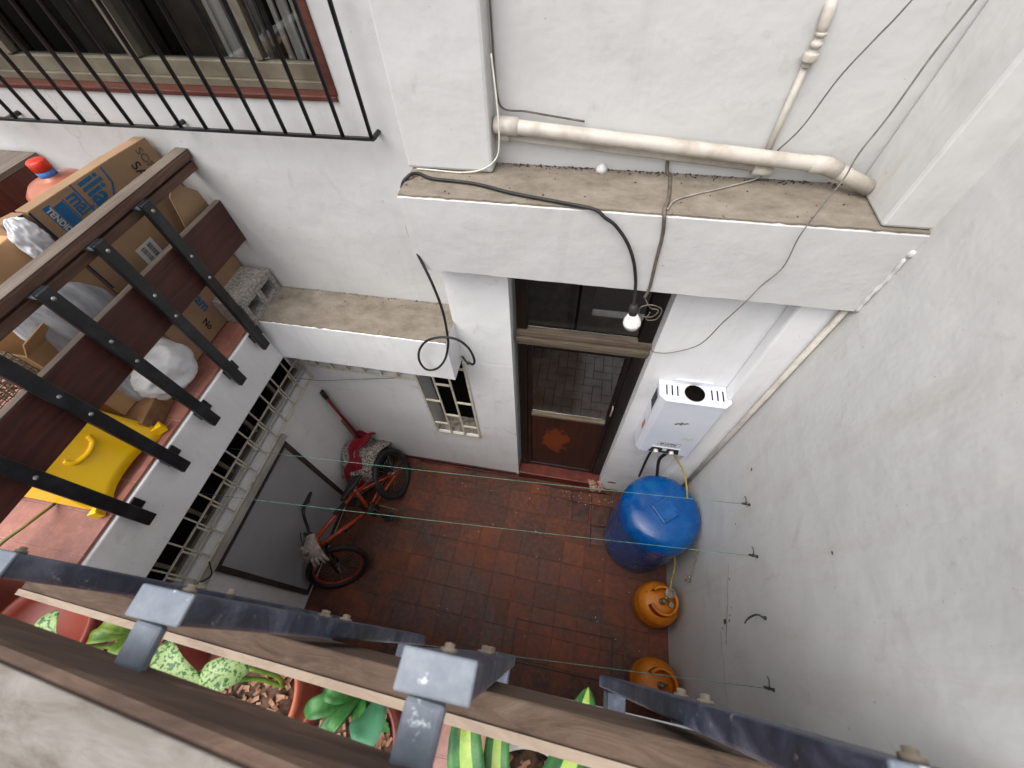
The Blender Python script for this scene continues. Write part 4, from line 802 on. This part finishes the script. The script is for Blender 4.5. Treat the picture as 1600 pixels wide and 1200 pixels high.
mb = MB(); mb.tube([BB + (RA - BB) * .2 + nR * -.06, BB + (RA - BB) * .1 + nR * .16 - upR * .16], 0.005, 6); mb.build('kickstand', M['spoke'], bk)
# glove hanging on the right grip
gl = thing('work_glove', tuple(g2p), 'pair of grey work gloves hanging on the bicycle handlebar', 'gloves')
base = g2p - e2 * .03; vx, vy, vz = Vector((1, 0, 0)), Vector((0, 1, 0)), Vector((0, 0, 1))
for gi, (off, ang, tilt) in enumerate(((Vector((0, .01, .018)), -55, -.35), (Vector((-.02, .0, .005)), -95, -.6))):
    mb = MB(); B0 = base + off; d1 = Vector((math.cos(R(ang)), math.sin(R(ang)), tilt)).normalized(); sd_ = d1.cross(vz).normalized(); up_ = sd_.cross(d1)
    rings = []
    for t, wd, th, cu in ((-.06, .030, .016, -.02), (-.03, .032, .018, 0), (0, .034, .017, .004), (.035, .042, .015, .0), (.07, .046, .014, -.012), (.10, .044, .012, -.028), (.115, .03, .008, -.036)):
        rings.append([B0 + d1 * t + up_ * cu + sd_ * wd * math.cos(2 * math.pi * k / 14) * (1 + .10 * math.sin(k * 3 + t * 60)) + up_ * th * math.sin(2 * math.pi * k / 14) * (1 + .35 * math.sin(k * 2.1 + t * 45)) for k in range(14)])
    mb.add([p for r_ in rings for p in r_], [(i_ * 14 + k, i_ * 14 + (k + 1) % 14, (i_ + 1) * 14 + (k + 1) % 14, (i_ + 1) * 14 + k) for i_ in range(6) for k in range(14)] + [tuple(range(14)), tuple(84 + k for k in range(14))], True)
    for k in range(4):
        st_ = B0 + d1 * .095 + sd_ * (-.033 + .022 * k) - up_ * .028; dd = (d1 + sd_ * (-.3 + .2 * k) - up_ * (.3 + .25 * (k % 2))).normalized()
        mb.tube([st_, st_ + dd * .03, st_ + dd * (.05 + .012 * (k % 2)) - up_ * .012, st_ + dd * (.062 + .012 * (k % 2)) - up_ * .026], [0.012, 0.011, 0.010, 0.006], 8)
    st_ = B0 + d1 * .03 + sd_ * .035; dd = (d1 * .6 + sd_).normalized(); mb.tube([st_, st_ + dd * .03 - up_ * .005, st_ + dd * .05 - up_ * .02], [0.013, 0.011, 0.007], 8)
    if gi == 0: mb.build('glove', M['glove'], gl)
mb.build('glove', M['glove'], gl)
# inspection cover in the floor
mb = MB()
for a, b2, c_, d_ in ((-0.135, 0.625, 0.205, 0.213), (-0.135, 0.625, -0.075, -0.067), (-0.135, -0.127, -0.067, 0.205), (0.617, 0.625, -0.067, 0.205)): mb.box(a, b2, c_, d_, 0.001, 0.005)
top(mb.build('inspection_cover', simple('cover_edge', rgb(46, 30, 26), rgb(28, 20, 18))), 'dark edged rectangular inspection cover in the tiled courtyard floor', 'cover')
mb = MB(); random.seed(31)
for (xa, ya, xb, yb) in ((0.20, 1.22, 0.62, 1.225), (0.36, 1.04, 0.66, 1.05), (0.205, 1.22, 0.20, 1.32), (0.39, 1.05, 0.385, 1.3), (0.575, 0.86, 0.57, 1.22), (0.40, 0.86, 0.395, 1.05), (0.0, 1.33, 0.55, 1.345)):
    n_ = 12
    for k in range(n_):
        t0, t1 = k / n_, (k + 1) / n_; q = lambda t: Vector((xa + (xb - xa) * t + 0.004 * mnoise.noise(Vector((t * 9, xa * 7, ya))), ya + (yb - ya) * t + 0.004 * mnoise.noise(Vector((t * 9, xa, ya * 5))), 0.0012))
        mb.beam(q(t0), q(t1), 0.006 + 0.012 * abs(mnoise.noise(Vector((t0 * 4, xa * 3, ya * 3)))), 0.0018)
top(mb.build('cracked_joints', simple('wet_black_joint', rgb(30, 22, 19), rgb(16, 12, 10), 40, 0.3)), 'wet black cracked tile joints between the door step and the blue drum', 'joint')
for k, (px_, py_, rz_) in enumerate(((0.29, 1.13, 2), (0.475, 1.135, -3), (0.48, 0.955, 2))):
    mb = MB(); mb.box(-.078, .078, -.078, .078, 0, 0.008, m=Matrix.Translation((px_, py_, 0.001)) @ Matrix.Rotation(R(rz_), 4, 'Z') @ Matrix.Rotation(R(1.5 * (k - 1)), 4, 'X'))
    top(mb.build('loose_tile', simple('worn_wet_tile', rgb(92, 54, 40), rgb(48, 32, 26), 16, 0.4, 0.5, 40), bevel=0.004), ('loose tile lying nearest the door step', 'loose tile halfway between the door step and the drum', 'loose tile nearest the blue drum')[k], 'tile', 'loose worn floor tiles in front of the door')
# debris
mb = MB()
for k in range(90):
    px_, py_ = random.uniform(-0.9, 0.9), random.uniform(0.0, 1.3)
    if random.random() < .5: px_, py_ = random.uniform(0.1, 0.6), random.uniform(1.15, 1.34)
    s_ = random.uniform(0.0015, 0.006); mb.box(-s_, s_, -s_ * .6, s_ * .6, 0, s_ * .8, m=Matrix.Translation((px_, py_, 0.0005)) @ Matrix.Rotation(random.random() * 6, 4, 'Z'))
mb.build('debris', simple('pale_crumbs', rgb(190, 176, 160), rgb(120, 104, 90), 90), kind='stuff', label='pale crumbs and flakes scattered on the courtyard tiles', category='debris')

# ------------------------------------------------------------------ left balcony clutter
# concrete block
cb_ = MB(); X1, X0_, yA, yB, zA, zB = -1.712, -2.02, 1.215, 1.50, 2.094, 2.24
grid_wall(cb_, 'x', [yA, yA + .03, yA + .125, yA + .16, yB - .03 - .0, yB], [zA, zA + .035, zB - .035, zB], lambda u, v: not (zA + .035 < v < zB - .035 and (yA + .03 < u < yA + .125 or yA + .16 < u < yB - .03)), X1, X0_)
top(cb_.build('concrete_block', M['conc'], bevel=0.006), 'rough grey hollow concrete block on the balcony corner by the wall', 'concrete block')
# flattened printed carton
XC = -1.885
ct = thing('cardboard_box', (-1.92, 1.22, 2.094), 'flattened brown carton with blue printed lettering behind the left railing', 'cardboard box')
mb = MB(); poly = [(XC, 0.925, 2.10), (XC, 1.505, 2.10), (XC, 1.512, 2.80), (XC, 1.50, 2.925), (XC, 1.30, 2.935), (XC, 0.93, 2.945)]
mb.prism(poly, (-0.055, 0, 0)); mb.build('panel', M['card'], ct, bevel=0.003)
ru, uu, F = (0, 0, -1), (0, 1, 0), XC + .0008
text_obj('lettering', 'ilia', 0.125, (F, 1.135, 2.932), ru, uu, M['inkblue'], ct, 0.72, 0.003)
text_obj('lettering', 'mal', 0.085, (F, 1.060, 2.918), ru, uu, M['inkblue'], ct, 0.62, 0.002)
text_obj('handwriting', 'SAB', 0.06, (F, 1.36, 2.88), (0, 0.05, -1), uu, M['inkblack'], ct, 0.9, 0.0)
text_obj('handwriting', 'SOPA', 0.05, (F, 1.42, 2.91), (0, 0.05, -1), uu, M['wire'], ct, 0.9, 0.0)
mb = MB(); mb.box(F - .0004, F + .0002, 1.105, 1.111, 2.79, 2.94); mb.beam((F, 1.25, 2.93), (F, 1.245, 2.87), .007, .001, up=(1, 0, 0)); mb.beam((F, 1.245, 2.872), (F, 1.16, 2.775), .007, .001, up=(1, 0, 0)); mb.build('printed_house', M['inkblue'], ct)
mb = MB(); mb.box(F - .0004, F + .0001, 1.002, 1.044, 2.77, 2.915); mb.box(F - .0004, F + .0001, 1.047, 1.051, 2.77, 2.92); mb.box(F - .0004, F + .0001, 0.970, 0.999, 2.77, 2.928); mb.build('printed_band', M['inkblue'], ct)
text_obj('lettering', 'TENDIDO', 0.031, (F + .0004, 0.9745, 2.920), ru, uu, M['inkpale'], ct, 0.80, 0.0008)
mb = MB(); mb.box(F - .0004, F + .0001, 0.926, 0.9335, 2.60, 2.94); mb.build('printed_stripe', M['inknavy'], ct)
# second printed carton next to it (navy band reading ...RAPILA)
c2 = thing('cardboard_box', (-1.93, 0.87, 2.094), 'brown carton with a navy printed band beside the white bag', 'cardboard box')
mb = MB(); mb.prism([(XC - .006, 0.832, 2.50), (XC - .006, 0.922, 2.50), (XC - .006, 0.922, 2.945), (XC - .006, 0.836, 2.955)], (-0.05, 0, 0)); mb.build('panel', M['card'], c2, bevel=0.003)
mb = MB(); mb.box(F - .0064, F - .0059, 0.84, 0.915, 2.72, 2.945); mb.build('printed_band', M['inknavy'], c2)
text_obj('lettering', 'CRAPILA', 0.040, (F - .0055, 0.885, 2.935), ru, uu, M['inkpale'], c2, 0.8, 0.0)
st = MB(); st.box(F - .0004, F + .0004, 1.112, 1.208, 2.555, 2.645); sk_ = st.build('barcode_label', M['plwhite'], ct)
mb = MB(); random.seed(3)
for row in (1.185, 1.150):
    z_ = 2.565
    while z_ < 2.632:
        w_ = random.choice((.0012, .0022, .0035)); mb.box(F + .0004, F + .0008, row - .018, row + .004, z_, z_ + w_); z_ += w_ + random.choice((.002, .0032))
mb.build('barcode', M['inkblack'], sk_)
text_obj('lettering', 'Fam', 0.075, (F, 1.15, 2.345), ru, uu, M['inkblue'], ct, 0.9, 0.002)
text_obj('lettering', 'No', 0.05, (F, 1.10, 2.21), ru, uu, M['inkblack'], ct, 0.9, 0.001)
mb = MB(); mb.prism([(-1.80, 1.31, 2.60), (-1.80, 1.50, 2.58), (-1.80, 1.49, 2.70), (-1.80, 1.44, 2.75), (-1.80, 1.40, 2.78), (-1.80, 1.35, 2.75)], (-.004, 0, .0)); mb.build('torn_flap', M['card'], ct)
# box with black lettering
c3 = thing('cardboard_box', (-1.95, 0.62, 2.094), 'plain tan box with black side lettering behind the left railing', 'cardboard box')
mb = MB(); mb.prism([(-1.90, 0.40, 2.76), (-1.90, 0.872, 2.76), (-1.90, 0.878, 2.915), (-1.90, 0.41, 2.905)], (-0.11, 0, 0)); mb.build('panel', M['card_light'], c3, bevel=0.004)
text_obj('lettering', 'FRITRON', 0.026, (-1.8992, 0.845, 2.905), ru, uu, M['inkblack'], c3, 0.95, 0.0006)
# lumpy bags
def lump(name, c, rad, mat, label, cat, seedv, amp=0.18, pwr=3.0, grp=None, fr=1.5):
    mb = MB(); nu, nv = 72, 44; vs = []; of = Vector((seedv * 3.1, seedv * 1.7, seedv * 2.3))
    for j in range(nv + 1):
        th = math.pi * j / nv
        for i in range(nu):
            f = 2 * math.pi * i / nu; d_ = Vector((math.sin(th) * math.cos(f), math.sin(th) * math.sin(f), math.cos(th)))
            k = (abs(d_.x) ** pwr + abs(d_.y) ** pwr + abs(d_.z) ** pwr) ** (-1 / pwr)
            r1 = 1 - abs(mnoise.noise(d_ * fr + of)) * 2; r2 = 1 - abs(mnoise.noise(d_ * fr * 2.3 + of * 2)) * 2; r3 = 1 - abs(mnoise.noise(d_ * fr * 5 + of)) * 2
            q = k * (1 - amp + amp * (r1 * .75 + r2 * .30 + r3 * .05)); vs.append((c[0] + rad[0] * d_.x * q, c[1] + rad[1] * d_.y * q, c[2] + rad[2] * d_.z * q))
    fs = [(j * nu + i, j * nu + (i + 1) % nu, (j + 1) * nu + (i + 1) % nu, (j + 1) * nu + i) for j in range(nv) for i in range(nu)]
    mb.add(vs, fs, True); return top(mb.build(name, mat), label, cat, grp)
lump('plastic_bag', (-1.872, 0.862, 2.885), (0.030, 0.050, 0.080), M['bag'], 'crumpled white plastic bag on top of the boxes by the handrail', 'bag', 5, 0.3, 2.4)
lump('plastic_bag', (-1.955, 0.765, 2.42), (0.085, 0.155, 0.325), M['bagdirty'], 'large grey white sack between the cartons behind the railing boards', 'bag', 9, 0.10, 5)
lump('plastic_bag', (-1.90, 0.79, 2.22), (0.13, 0.15, 0.13), M['bag'], 'round white bag on the tiles visible below the brown board', 'bag', 12, 0.14, 2.6)
c4 = thing('cardboard_box', (-1.96, 0.61, 2.20), 'open light tan carton with raised flaps behind the left railing', 'cardboard box')
mb = MB()
for a, b2, c_, d_ in ((-2.10, -1.905, 0.545, 0.551), (-2.10, -1.905, 0.664, 0.670), (-1.910, -1.904, 0.551, 0.664), (-2.10, -2.094, 0.551, 0.664)): mb.box(a, b2, c_, d_, 2.206, 2.62)
mb.box(-2.10, -1.904, 0.545, 0.67, 2.20, 2.206); mb.build('carton', M['card_light'], c4)
mb = MB(); mb.quad((-1.905, 0.545, 2.62), (-1.905, 0.67, 2.62), (-1.87, 0.66, 2.685), (-1.86, 0.56, 2.68)); mb.quad((-1.905, 0.672, 2.62), (-2.10, 0.672, 2.62), (-2.08, 0.70, 2.69), (-1.92, 0.70, 2.70)); fl = mb.build('flap', M['card_light'], c4); solidify(fl, 0.004)
mb = MB(); mb.box(-0.11, 0.11, -0.09, 0.09, 0, 0.10, m=Matrix.Translation((-1.935, 0.585, 2.094)) @ Matrix.Rotation(R(14), 4, 'Z')); top(mb.build('cardboard_box', M['card_old'], bevel=0.006), 'crushed dark brown carton on the tiles beside the yellow stool', 'cardboard box')
# wire basket
bs = MB(); random.seed(11)
yb0, yb1, zb0, zb1 = 0.30, 0.535, 2.418, 2.66
for k in range(13):
    yy = yb0 + k * 0.0196; bs.tube([(-1.93, yy, zb0), (-1.93, yy, zb1)], 0.0022, 4); bs.tube([(-2.17, yy, zb0), (-2.17, yy, zb1)], 0.0022, 4)
for k in range(12):
    zz = zb0 + k * 0.0218; bs.tube([(-1.93, yb0, zz), (-1.93, yb1, zz), (-2.17, yb1, zz), (-2.17, yb0, zz)], 0.0022, 4, closed=True)
for k in range(13):
    xx = -1.93 - k * 0.02; bs.tube([(xx, yb0, zb0), (xx, yb0, zb1)], 0.0022, 4); bs.tube([(xx, yb1, zb0), (xx, yb1, zb1)], 0.0022, 4)
for k in range(90):
    bs.tube([(random.uniform(-2.16, -1.94), random.uniform(.31, .53), random.uniform(2.45, 2.66)), (random.uniform(-2.16, -1.94), random.uniform(.31, .53), random.uniform(2.5, 2.68))], 0.0024, 4)
top(bs.build('wire_basket', simple('greyish_wire', rgb(150, 138, 122), rgb(96, 86, 74), 30)), 'dense grey wire basket standing on the yellow stool behind the left railing', 'basket')
# yellow stool
ys = thing('step_stool', (-1.93, 0.34, 2.094), 'yellow plastic step stool standing on the balcony tiles', 'stool')
zt = 2.40
def panel(xt, xb, sgn):
    mb = MB(); N = 14; vs = []
    yt0, yt1, yb0, yb1 = 0.205, 0.490, 0.150, 0.545
    for i in range(N + 1):
        t = i / N
        for j in range(9):
            s = j / 8
            arch = 0.035 * max(0, 1 - ((t - .5) / .33) ** 2) ** .5 if abs(t - .5) < .33 else 0
            z_ = zt + (2.095 + arch - zt) * s; y_ = yt0 + (yt1 - yt0) * t + ((yb0 + (yb1 - yb0) * t) - (yt0 + (yt1 - yt0) * t)) * (zt - z_) / (zt - 2.095)
            bul = 0.012 * math.sin(math.pi * t) * s
            vs.append((xt + (xb - xt) * (zt - z_) / (zt - 2.095) + bul * sgn, y_, z_))
    mb.add(vs, [(i * 9 + j, (i + 1) * 9 + j, (i + 1) * 9 + j + 1, i * 9 + j + 1) for i in range(N) for j in range(8)], True); return mb
solidify(panel(-1.915, -1.79, 1).build('side_panel', M['yellow'], ys, recalc=False), 0.006)
solidify(panel(-2.085, -2.20, -1).build('side_panel', M['yellow'], ys, recalc=False), 0.006)
mb = MB(); mb.box(-2.095, -1.905, 0.195, 0.50, zt - 0.004, zt + 0.012); mb.build('seat', M['yellow'], ys, bevel=0.006)
MB().prism([(-2.08, .205, zt - .006), (-1.92, .205, zt - .006), (-1.81, .155, 2.14), (-2.18, .155, 2.14)], (0, .006, 0)).build('end_panel', M['yellow'], ys)
mb = MB(); mb.prism([(-2.08, .49, zt - .006), (-1.92, .49, zt - .006), (-1.81, .54, 2.14), (-2.18, .54, 2.14)], (0, -.006, 0)); mb.build('end_panel', M['yellow'], ys)
mb = MB(); mb.tube(smooth_path([(-1.872, 0.285, 2.30), (-1.855, 0.295, 2.272), (-1.85, 0.34, 2.262), (-1.855, 0.385, 2.272), (-1.868, 0.40, 2.295)], 5), 0.011, 8)
mb.tube([(-1.893, 0.44, 2.35), (-1.893, 0.48, 2.35)], 0.010, 8); mb.build('handle_lip', M['yellow'], ys)
for yy, sg in ((0.160, -1), (0.535, 1)): MB().prism([(-1.795, yy - .03, 2.10), (-1.765, yy + .012 * sg, 2.10), (-1.795, yy + .03, 2.10), (-1.80, yy, 2.15)][:3], (-.004, 0, 0.045)).build('foot', M['yellow'], ys, bevel=0.004)
# jug, crate below, cabinet
jc = (-2.27, 1.30)
MB().box(-2.42, -2.12, 1.15, 1.45, 2.094, 2.46).build('wooden_crate', M['card_old'], bevel=0.005, label='brown crate under the orange water jug on the balcony', category='crate')
jg = thing('water_jug', (jc[0], jc[1], 2.46), 'cloudy orange water jug with a red cap behind the printed carton', 'water jug')
MB().lathe((jc[0], jc[1], 2.462), [(0.10, 0), (0.125, 0.012), (0.13, 0.05), (0.135, 0.30), (0.128, 0.335), (0.10, 0.36), (0.055, 0.372), (0.036, 0.378), (0.034, 0.385)], 32).build('body', M['jug'], jg)
MB().lathe((jc[0], jc[1], 2.842), [(0.034, 0), (0.034, 0.03)], 24).build('neck_seal', M['blue'], jg)
MB().lathe((jc[0], jc[1], 2.872), [(0.036, 0), (0.036, 0.032), (0.03, 0.037), (0, 0.038)], 24).build('cap', M['red'], jg)
mb = MB(); mb.box(-3.2, -2.575, 1.12, 1.505, 2.094, 2.80); cbn = mb.build('cabinet', M['cabinet'], bevel=0.006); top(cbn, 'dark red brown cabinet against the house wall at the far left', 'cabinet')
MB().box(-3.2, -2.573, 1.118, 1.507, 2.801, 2.822).build('worn_top', M['wear_y'], cbn)

# ------------------------------------------------------------------ pots and plants on the near balcony
def pot(cx, cy, zr, r, mat, label, soil=True, cat='flower pot', hgt=0.24):
    z0 = max(2.094, zr - hgt); p = thing('flower_pot', (cx, cy, z0), label, cat)
    MB().lathe((cx, cy, z0), [(r * .68, 0), (r * .70, 0.005), (r * .93, zr - z0 - .035), (r, zr - z0 - .03), (r, zr - z0), (r * .93, zr - z0), (r * .90, zr - z0 - .03), (r * .87, zr - z0 - .06), (0, zr - z0 - .062)], 44).build('body', mat, p)
    if soil:
        rnd = random.Random(int(cx * 1000)); mb = MB(); mb.lathe((cx, cy, zr - .058), [(r * .885, 0.0), (r * .88, 0.012), (r * .5, 0.018), (0, 0.02)], 30)
        s = mb.build('soil', M['soil'], p)
        mb = MB()
        for k in range(130):
            a = rnd.uniform(0, 6.28); q = r * .82 * math.sqrt(rnd.random()); s_ = rnd.uniform(.005, .014)
            m_ = Matrix.Translation((cx + q * math.cos(a), cy + q * math.sin(a), zr - .038 + rnd.random() * .008)) @ Matrix.Rotation(rnd.uniform(0, 6.28), 4, 'Z') @ Matrix.Rotation(rnd.uniform(-.7, .7), 4, 'X')
            mb.box(-s_, s_, -s_ * .45, s_ * .45, -.0015, .0015, m=m_)
        mb.build('bark_chips', M['chip'], s, kind='stuff')
    return p
def leaf(mb, spine, width, fold=0.25, n=14, shape=1.0, stripe=0, twist=0.0, upv=(0, 0, 1)):
    sp = smooth_path(spine, max(2, n // (len(spine) - 1))); N = len(sp) - 1; W = 5 if not stripe else 7; vs = []
    for i, p in enumerate(sp):
        t = i / N; tg = (sp[min(i + 1, N)] - sp[max(i - 1, 0)]).normalized(); sd_ = tg.cross(Vector(upv)); sd_ = sd_.normalized() if sd_.length > 1e-3 else Vector((1, 0, 0)); nn_ = sd_.cross(tg)
        w_ = width * (math.sin(math.pi * min(1, (t ** shape) * 0.96 + 0.04)) ** 0.75)
        for k in range(W):
            s = (k / (W - 1) - .5) * 2; vs.append(p + sd_ * s * w_ * .5 + nn_ * (abs(s) * fold * w_ * .5 + 0.02 * w_ * math.sin(9 * t + 3 * s)))
    o = len(mb.v); mb.v += vs
    for i in range(N):
        for k in range(W - 1):
            mb.f.append([o + i * W + k, o + (i + 1) * W + k, o + (i + 1) * W + k + 1, o + i * W + k + 1]); mb.sm.append(True)
            mb.mi.append(1 if stripe and k in (2, 3) else 0)
def plant(name, loc, label, leaves, mats, stems=None, stemmat=None):
    p = thing(name, loc, label, 'plant')
    for L_ in leaves:
        mb = MB(); leaf(mb, **L_); o = mb.build('leaf', mats if isinstance(mats, list) else [mats], p, recalc=False); solidify(o, 0.0007)
    if stems:
        for s in stems: MB().tube(smooth_path(s, 5), 0.006, 7).build('stem', stemmat or M['leaf_lime'], p)
    return p
# A dieffenbachia pot
pot(-0.735, -0.245, 2.36, 0.145, M['terra_light'], 'orange terracotta pot of bark chips holding the spotted leaf plant')
plant('spotted_plant', (-0.74, -0.2, 2.32), 'plant with cream spotted leaves in the orange terracotta pot', [
    dict(spine=[(-0.80, -0.215, 2.46), (-0.86, -0.195, 2.50), (-0.90, -0.165, 2.51), (-0.918, -0.135, 2.50)], width=0.068),
    dict(spine=[(-0.695, -0.160, 2.47), (-0.725, -0.172, 2.495), (-0.77, -0.192, 2.50), (-0.80, -0.205, 2.485)], width=0.072),
    dict(spine=[(-0.74, -0.185, 2.43), (-0.79, -0.195, 2.45), (-0.83, -0.215, 2.455), (-0.86, -0.225, 2.44)], width=0.045),
    dict(spine=[(-1.235, -0.215, 2.45), (-1.238, -0.18, 2.51), (-1.243, -0.155, 2.525), (-1.247, -0.130, 2.52)], width=0.06)],
    [M['leaf_spot']], [[(-0.66, -0.20, 2.32), (-0.655, -0.17, 2.40), (-0.695, -0.16, 2.47)], [(-0.66, -0.20, 2.32), (-0.72, -0.19, 2.38), (-0.80, -0.215, 2.46)], [(-1.10, -0.20, 2.32), (-1.18, -0.20, 2.38), (-1.235, -0.215, 2.45)]])
# B green lily pot
pot(-0.435, -0.285, 2.34, 0.135, M['terra'], 'dark terracotta pot with broad green strap leaves left of the middle bar')
def rosette(c, dirs, mats, name, label):
    Ls = []
    for (dx, dy, dz, L_, w_) in dirs:
        d_ = Vector((dx, dy, 0)).normalized(); c_ = Vector(c)
        Ls.append(dict(spine=[c_, c_ + d_ * L_ * .35 + Vector((0, 0, dz * .75)), c_ + d_ * L_ * .72 + Vector((0, 0, dz)), c_ + d_ * L_ + Vector((0, 0, dz * .7))], width=w_, fold=0.3))
    return plant(name, c, label, Ls, mats)
rosette((-0.42, -0.165, 2.36), [(-1, -.02, .09, .085, .05), (-.9, -.45, .09, .13, .05), (-.35, -.9, .08, .10, .03), (.5, -.8, .06, .09, .035), (.9, -.5, .05, .12, .035), (-.6, -1, .05, .13, .045), (.6, .6, .03, .08, .04)], [M['leaf_green']], 'lily_plant', 'green strap leaved plant in the dark terracotta pot')
plant('broad_leaf', (-0.36, -0.30, 2.33), 'single broad blue green leaf over the dark terracotta pot', [dict(spine=[(-0.375, -0.170, 2.40), (-0.355, -0.190, 2.47), (-0.345, -0.225, 2.50), (-0.355, -0.265, 2.50)], width=0.085, fold=0.1, shape=.8)], [M['leaf_blue']])
# C lime plant pot
pot(-1.15, -0.215, 2.34, 0.135, M['terra'], 'terracotta pot with lime green leaves left of the first near bar')
rosette((-1.09, -0.145, 2.37), [(-1, .02, .08, .10, .035), (-.9, -.35, .08, .12, .038), (0.05, -1, .08, .075, .035), (.9, -.3, .07, .08, .035), (.5, .3, .03, .06, .03), (-.2, .6, .03, .06, .03)], [M['leaf_lime']], 'lily_plant', 'lime green leaved plant in the terracotta pot at the left')
# D empty pot / dish, E leftmost dark plant
pot(-1.50, -0.235, 2.30, 0.165, M['terra'], 'empty wide terracotta planter between two potted plants at the left', soil=False, hgt=0.14)
pot(-1.86, -0.22, 2.36, 0.15, M['terra'], 'leftmost pot under long drooping leaves', True)
rosette((-1.84, -0.18, 2.33), [(-.6, -.5, .16, .2, .035), (.7, -.3, .14, .22, .03), (-.2, -1, .18, .2, .04), (.3, .5, .12, .2, .03), (-1, .3, .14, .22, .03), (.1, -.8, .24, .12, .05), (.9, .2, .1, .18, .03)], [M['leaf_dark']], 'grassy_plant', 'dark drooping leafed plant in the leftmost pot')
# F white pot with striped leaves
pot(0.045, -0.335, 2.36, 0.15, M['plwhite'], 'white pot with striped leaves right of the middle near bar')
plant('striped_plant', (0.03, -0.28, 2.33), 'large yellow striped leaves growing from the white pot', [
    dict(spine=[(-0.02, -0.40, 2.38), (-0.08, -0.28, 2.49), (-0.115, -0.18, 2.52), (-0.135, -0.05, 2.46)], width=0.082, stripe=1, fold=0.1),
    dict(spine=[(0.00, -0.38, 2.36), (-0.03, -0.27, 2.45), (-0.045, -0.18, 2.47), (-0.05, -0.06, 2.42)], width=0.062, stripe=1, fold=0.15),
    dict(spine=[(0.03, -0.44, 2.40), (0.07, -0.31, 2.50), (0.115, -0.19, 2.52), (0.165, -0.05, 2.46)], width=0.105, stripe=1, fold=0.1),
    dict(spine=[(0.10, -0.22, 2.40), (0.13, -0.14, 2.47), (0.145, -0.08, 2.49), (0.152, -0.040, 2.48)], width=0.075, stripe=1, shape=.7),
    dict(spine=[(0.0, -0.33, 2.34), (-0.10, -0.36, 2.42), (-0.16, -0.38, 2.42)], width=0.06, stripe=1)], [M['leaf_green'], M['leaf_stripe']],
    [[(0.03, -0.34, 2.32), (0.03, -0.30, 2.42), (0.025, -0.24, 2.46)]], M['chip'])
# stick like leaf on left tiles
mb = MB(); mb.tube(smooth_path([(-2.02, 0.16, 2.10), (-1.99, 0.06, 2.16), (-2.02, -0.05, 2.17), (-2.03, -0.16, 2.10)]), 0.006, 6)
top(mb.build('dry_leaf', simple('olive_leaf', rgb(96, 104, 52), rgb(128, 124, 72), 20)), 'long narrow olive leaf lying on the balcony tiles below the stool', 'leaf')
